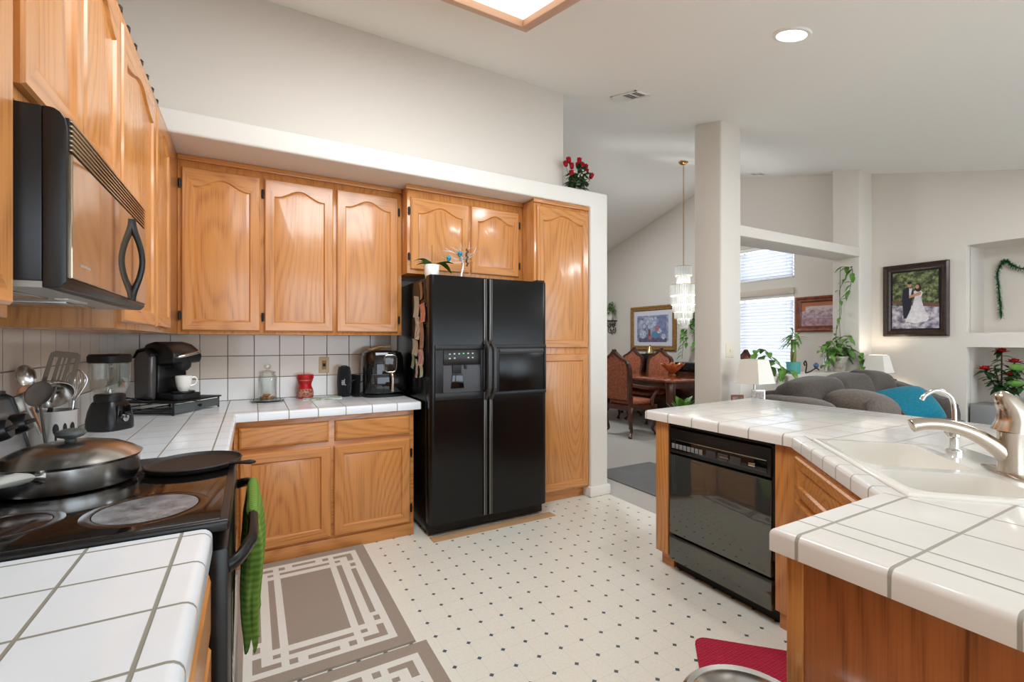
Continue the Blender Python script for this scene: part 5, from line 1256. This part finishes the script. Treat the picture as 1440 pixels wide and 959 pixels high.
def table_lamp(loc, label, lit):
    t = thing('table_lamp', label, 'lamp', loc)
    part('base', MB().box((-.07, -.07, 0), (.07, .07, .02), .004), CHROME, t, local=True)
    part('stem', MB().lathe([(.012, .02), (.012, .05), (.022, .07), (.03, .10), (.022, .13), (.012, .16), (.02, .19), (.026, .22), (.014, .26), (.008, .29), (.006, .50), (.0, .50)], 20), mat('crystal stem', (214, 214, 216), .1, .7), t, local=True)
    q = MB(); vs = []; fs = []
    for s_, d in ((0, 0), (1, .004)):
        for h_, z in ((.112-d, .33), (.076-d, .53)): vs += [(-h_, -h_, z), (h_, -h_, z), (h_, h_, z), (-h_, h_, z)]
    for k in range(4):
        l = (k+1) % 4; fs += [[k, l, 4+l, 4+k], [8+l, 8+k, 12+k, 12+l], [k, 8+k, 8+l, l], [4+k, 4+l, 12+l, 12+k]]
    sh = part('shade', q.add(vs, fs), SHADE, t, local=True)
    q = MB()
    for h_, z in ((.1125, .332), (.0765, .528)):
        c_ = [(-h_, -h_, z), (h_, -h_, z), (h_, h_, z), (-h_, h_, z), (-h_, -h_, z)]
        for k in range(4): q.tube([c_[k], c_[k+1]], .0025, 5)
    part('trim', q, GREY if lit else WHITEP, sh, local=True)
    part('bulb', MB().ell((0, 0, .44), (.03, .03, .045), nu=14, nv=10), mat('bulb', (255, 240, 214), .5, emit=4 if lit else 0) if lit else WHITEP, t, local=True)
    return t
table_lamp((3.70, 2.43, .625), 'white square shaded table lamp beside the column', False)
table_lamp((6.06, 2.53, .625), 'white square shaded table lamp in the corner under the wedding portrait', True)
solo('lamp_stand', MB().box((5.9, 2.47, .60), (6.22, 2.67, .625), .004).box((5.93, 2.5, 0), (6.19, 2.64, .6), .004), CHERRY, 'narrow cherry stand behind the sofa corner', 'table')
pl_ = bpy.data.lights.new('table_lamp_light', 'POINT'); pl_.energy = 5; pl_.color = (1, .92, .8); pl_.shadow_soft_size = .05
po = bpy.data.objects.new('table_lamp_light', pl_); C.objects.link(po); po.location = (6.02, 2.53, 1.07)
# small frames on the end table
for x, y, h_, rz, lab, kind in ((3.52, 2.28, .30, -40, 'small silver photo frame on the end table, left', 0), (3.60, 2.34, .27, -20, 'dark photo frame in the middle of the end table', 1), (3.50, 2.45, .24, -35, 'red trimmed photo frame on the end table', 2)):
    t = thing('photo_frame', lab, 'photo frame', (x, y, .625), R(rz), 'photo frames on the end table')
    part('frame', MB().box((-.05, -.006, 0), (.05, .006, h_), .003), (STEEL, BLACKM, WOODF)[kind], t, local=True)
    part('print', MB().box((-.04, -.0075, .015), (.04, -.005, h_-.015)), mat('small photo', ((190, 180, 176), (120, 100, 96), (176, 130, 126))[kind], .3, var=(40, (90, 80, 84))), t, local=True)
    part('strut', MB().box((-.01, .006, 0), (.01, .06, .01)), BLACKM, t, local=True)
# plants on the low wall
t = thing('lucky_bamboo', 'lucky bamboo in a teal pot on the low wall', 'plant', (4.97, 2.83, PT))
part('pot', MB().lathe([(.0, 0), (.055, 0), (.062, .01), (.068, .11), (.070, .125), (.062, .125), (.06, .10), (.0, .10)], 28), mat('teal glaze', (92, 168, 166), .3), t, local=True)
q = MB()
for k in range(4):
    a = k*1.6; q.tube(bez([(.018*math.cos(a), .018*math.sin(a), .09), (.02*math.cos(a+1), .02*math.sin(a+1), .22), (.016*math.cos(a+2), .016*math.sin(a+2), .36)], 5), .010, 7)
part('stalks', q, mat('bamboo stalk', (126, 132, 72), .5), t, local=True)
q = bush(26, .05, .05, .30, .42, .12, .03, 12, .6); random.seed(2)
for a, z, L_ in ((10, .38, .22), (170, .37, .2), (190, .30, .22), (0, .32, .2), (80, .42, .2)): q.leaf((0, 0, z), (math.cos(R(a)), .2, .5), L_, .022, droop=.6, n=6)
part('leaves', q, GREEN, t, local=True, ang=80)
t = thing('pothos', 'trailing pothos left of the teal pot on the low wall', 'plant', (4.33, 2.84, PT))
part('pot', MB().lathe([(.0, 0), (.05, 0), (.065, .08), (.06, .08), (.0, .07)], 24), GREY, t, local=True)
q1, q2 = MB(), MB()
for k, pth in enumerate((((0, 0, .07), (.08, -.04, .20), (.18, -.12, .12), (.28, -.19, .03)), ((0, 0, .07), (-.05, -.05, .24), (-.02, -.1, .26), (.06, -.18, .15)), ((0, 0, .07), (.05, -.1, .10), (.2, -.17, .06), (.34, -.19, .05)), ((0, 0, .07), (-.1, -.02, .18), (-.16, -.08, .10), (-.18, -.16, .06)))):
    a_, b_ = vine(pth, 8, .11, 40+k); q1.add(a_.v, a_.f); q2.add(b_.v, b_.f)
part('stems', q1, STEM, t, local=True); part('leaves', q2, GREEN, t, local=True, ang=80)
t = thing('pothos', 'bushy pothos in a silver pot at the right end of the low wall', 'plant', (5.83, 2.83, PT))
part('pot', MB().lathe([(.0, 0), (.075, 0), (.08, .01), (.10, .15), (.106, .155), (.106, .17), (.094, .17), (.09, .14), (.0, .14)], 32), mat('mottled silver pot', (196, 188, 176), .35, .3, var=(18, (150, 138, 122))), t, local=True)
q1, q2 = MB(), bush(80, .19, .10, .14, .30, .085, .055, 33, .35)
for k, pth in enumerate((((0, 0, .2), (.10, -.08, .24), (.15, -.17, .20), (.17, -.19, .06)), ((0, 0, .2), (-.2, -.04, .28), (-.34, -.07, .18), (-.40, -.08, .06)), ((0, 0, .2), (-.15, -.02, .34), (-.34, -.05, .30), (-.46, -.08, .22)), ((0, 0, .2), (.06, 0, .36), (.10, -.05, .40), (.12, -.10, .32)))):
    a_, b_ = vine(pth, 10, .10, 60+k); q1.add(a_.v, a_.f); q2.add(b_.v, b_.f)
part('stems', q1, STEM, t, local=True); part('leaves', q2, GREEN, t, local=True, ang=80)
t = thing('climbing_vine', 'thin pothos vine hanging down the face of the right pier', 'plant', (6.02, 2.84, 1.05))
q1, q2 = MB(), MB()
for k, (pth, n_, L_) in enumerate(((((-.02, .05, 1.12), (-.03, -.04, 1.08), (-.02, -.02, .9), (-.03, .02, .72)), 12, .12), (((-.02, .02, 1.0), (-.03, .09, .85), (-.02, .08, .6), (-.03, .12, .4)), 7, .09), (((-.03, .12, .45), (-.03, .13, .25), (-.03, .10, .10), (-.05, .11, .0)), 7, .09))):
    a_, b_ = vine([(x-.02, y-.06, z) for x, y, z in pth], n_, L_*.72, 80+k, Vector((1, 0, 0))); q1.add(a_.v, a_.f); q2.add(b_.v, b_.f)
q1.tube([(-.014, .04, 1.12), (-.014, .05, .5), (-.02, .03, .1)], .003, 5)
part('stems', q1, STEM, t, local=True); part('leaves', q2, GREEN, t, local=True, ang=80)
t = thing('glass_vase', 'clear glass vase with a cutting beside the silver pot', 'vase', (5.62, 2.82, PT))
part('vase', MB().lathe([(.0, 0), (.04, 0), (.042, .01), (.042, .19), (.039, .19), (.038, .012), (.0, .01)], 24), GLASSV, t, local=True); part('cutting', MB().tube([(0, 0, .012), (.015, 0, .26)], .004, 6), STEM, t, local=True)
t = thing('iron_candle_holder', 'small dark scrolled iron ornament on the low wall', 'ornament', (5.14, 2.80, PT))
q = MB().tube(bez([(0, 0, .005), (.02, 0, .09), (.0, 0, .13), (-.03, 0, .11), (-.01, 0, .085)], 5), .008, 6).tube(bez([(0, 0, .005), (.10, 0, .02), (.2, 0, .05), (.26, 0, .03)], 5), .007, 6)
part('scroll', q, IRON, t, local=True); part('bead', MB().ell((.2, 0, .08), (.025, .025, .03), nu=12, nv=8), mat('blue glass bead', (70, 96, 130), .1), t, local=True)
# niches on the right
t = thing('tinsel_garland', 'green tinsel garland hung in the upper wall niche', 'garland', (XW+.46, 1.3, 1.6))
pth = bez([(XW+.43, 1.727, 1.56), (XW+.43, 1.735, 1.70), (XW+.43, 1.745, 1.85), (XW+.43, 1.755, 2.02), (XW+.43, 1.70, 2.13), (XW+.43, 1.63, 2.06), (XW+.43, 1.45, 1.98), (XW+.43, 1.25, 1.93), (XW+.43, 1.0, 2.05)], 9)
random.seed(6); q = MB()
for p in pth:
    for k in range(16):
        d = Vector((random.uniform(-1, .35), random.uniform(-1, 1), random.uniform(-1, 1)))
        q.leaf(p, d, random.uniform(.028, .045), .008, droop=.1, n=2)
part('tinsel', q, mat('green tinsel', (20, 92, 54), .25, .5, var=(50, (40, 140, 84))), t, ang=80)
part('wire', MB().tube(pth, .006, 5), mat('dark green wire', (20, 60, 34), .6), t)
def star(name, loc, col, r_, label):
    q = MB(); pl = [(( r_ if k % 2 == 0 else r_*.42)*math.sin(k*PI/5), (r_ if k % 2 == 0 else r_*.42)*math.cos(k*PI/5)) for k in range(10)]
    vs = [(-.012, 0, 0)]+[(0, a, b) for a, b in pl]+[(.006, 0, 0)]; fs = []
    for k in range(10): l = (k+1) % 10; fs += [[0, 1+k, 1+l], [11, 1+l, 1+k]]
    solo(name, q.add(vs, fs), mat('star', col, .4, var=(30, tuple(c_*.7 for c_ in col))), label, 'star', loc, 'stars hanging in the wall niche', ang=10)
star('star_ornament', (XW+.46, 1.42, 2.055), (170, 40, 48), .085, 'red star, uppermost in the wall niche')
star('star_ornament', (XW+.46, 1.42, 1.83), (40, 104, 62), .085, 'green star, second from the top in the wall niche')
star('star_ornament', (XW+.46, 1.42, 1.655), (150, 138, 130), .085, 'greyish star, lowest in the wall niche')
t = thing('rose_plant', 'flowering red rose plant in a grey planter in the lower niche', 'plant', (XW+.20, 1.665, .40))
part('planter', MB().box((-.17, -.17, 0), (.17, .185, .275), .008).box((-.15, -.15, .25), (.15, .165, .277)), GREY, t, local=True)
q = MB(); random.seed(10)
TOPS = [(0, .0, .80), (.0, .12, .62), (0, -.09, .70), (.0, -.07, .57), (-.02, -.24, .55), (0, -.10, .62), (.0, .05, .66)]
part('trunk', MB().tube([(0, 0, .25), (.005, 0, .33), (0, .0, .42)], .014, 8), BARK, t, local=True)
st = MB()
for x, y, z in TOPS:
    P_ = bez([(0, 0, .38), (x*.5, y*.55, .38+(z-.38)*.5), (x, y, z)], 5); st.tube(P_, .006, 5)
    for k in range(20):
        p = P_[random.randrange(2, len(P_))]; a = random.random()*2*PI
        q.leaf(p, (math.cos(a), math.sin(a), random.uniform(-.3, .5)), random.uniform(.08, .11), .048, droop=.4, n=4)
part('branches', st, BARK, t, local=True); part('leaves', q, DGREEN, t, local=True, ang=80)
RED2 = mat('scarlet petals', (206, 34, 36), .5, var=(30, (176, 20, 28)))
for (x, y, z) in TOPS[:5]:
    q = MB()
    for j in range(3):
        for i in range(5+2*j):
            a = 2*PI*i/(5+2*j)+j*.4; k = .3+.45*j
            q.leaf((x-.01, y, z), (math.cos(a)*k, math.sin(a)*k, 1.0-.3*j), .05+.012*j, .045, up=(math.cos(a), math.sin(a), .01), droop=.1, n=4)
    q.ell((x-.01, y, z+.018), (.03, .03, .022), nu=12, nv=8); part('bloom', q, RED2, t, local=True, ang=80)
q = MB()
for y, z in ((-.12, .655), (-.105, .50)): q.ell((-.05, y, z), (.02, .06, .035), nu=14, nv=8)
part('bud_leaf', q, GREEN, t, local=True)
t = thing('light_switch', 'ivory light switch plate on the white column', 'switch', (3.735, 2.69, 1.225))
part('plate', MB().box((-.055, -.006, -.062), (.055, .002, .062), .003), IVORY, t, local=True); part('toggle', MB().box((-.006, -.016, -.012), (.006, -.005, .012), .002), IVORY, t, local=True)
# daylight enters through unseen openings added behind the camera for fill and through the blinds (world)
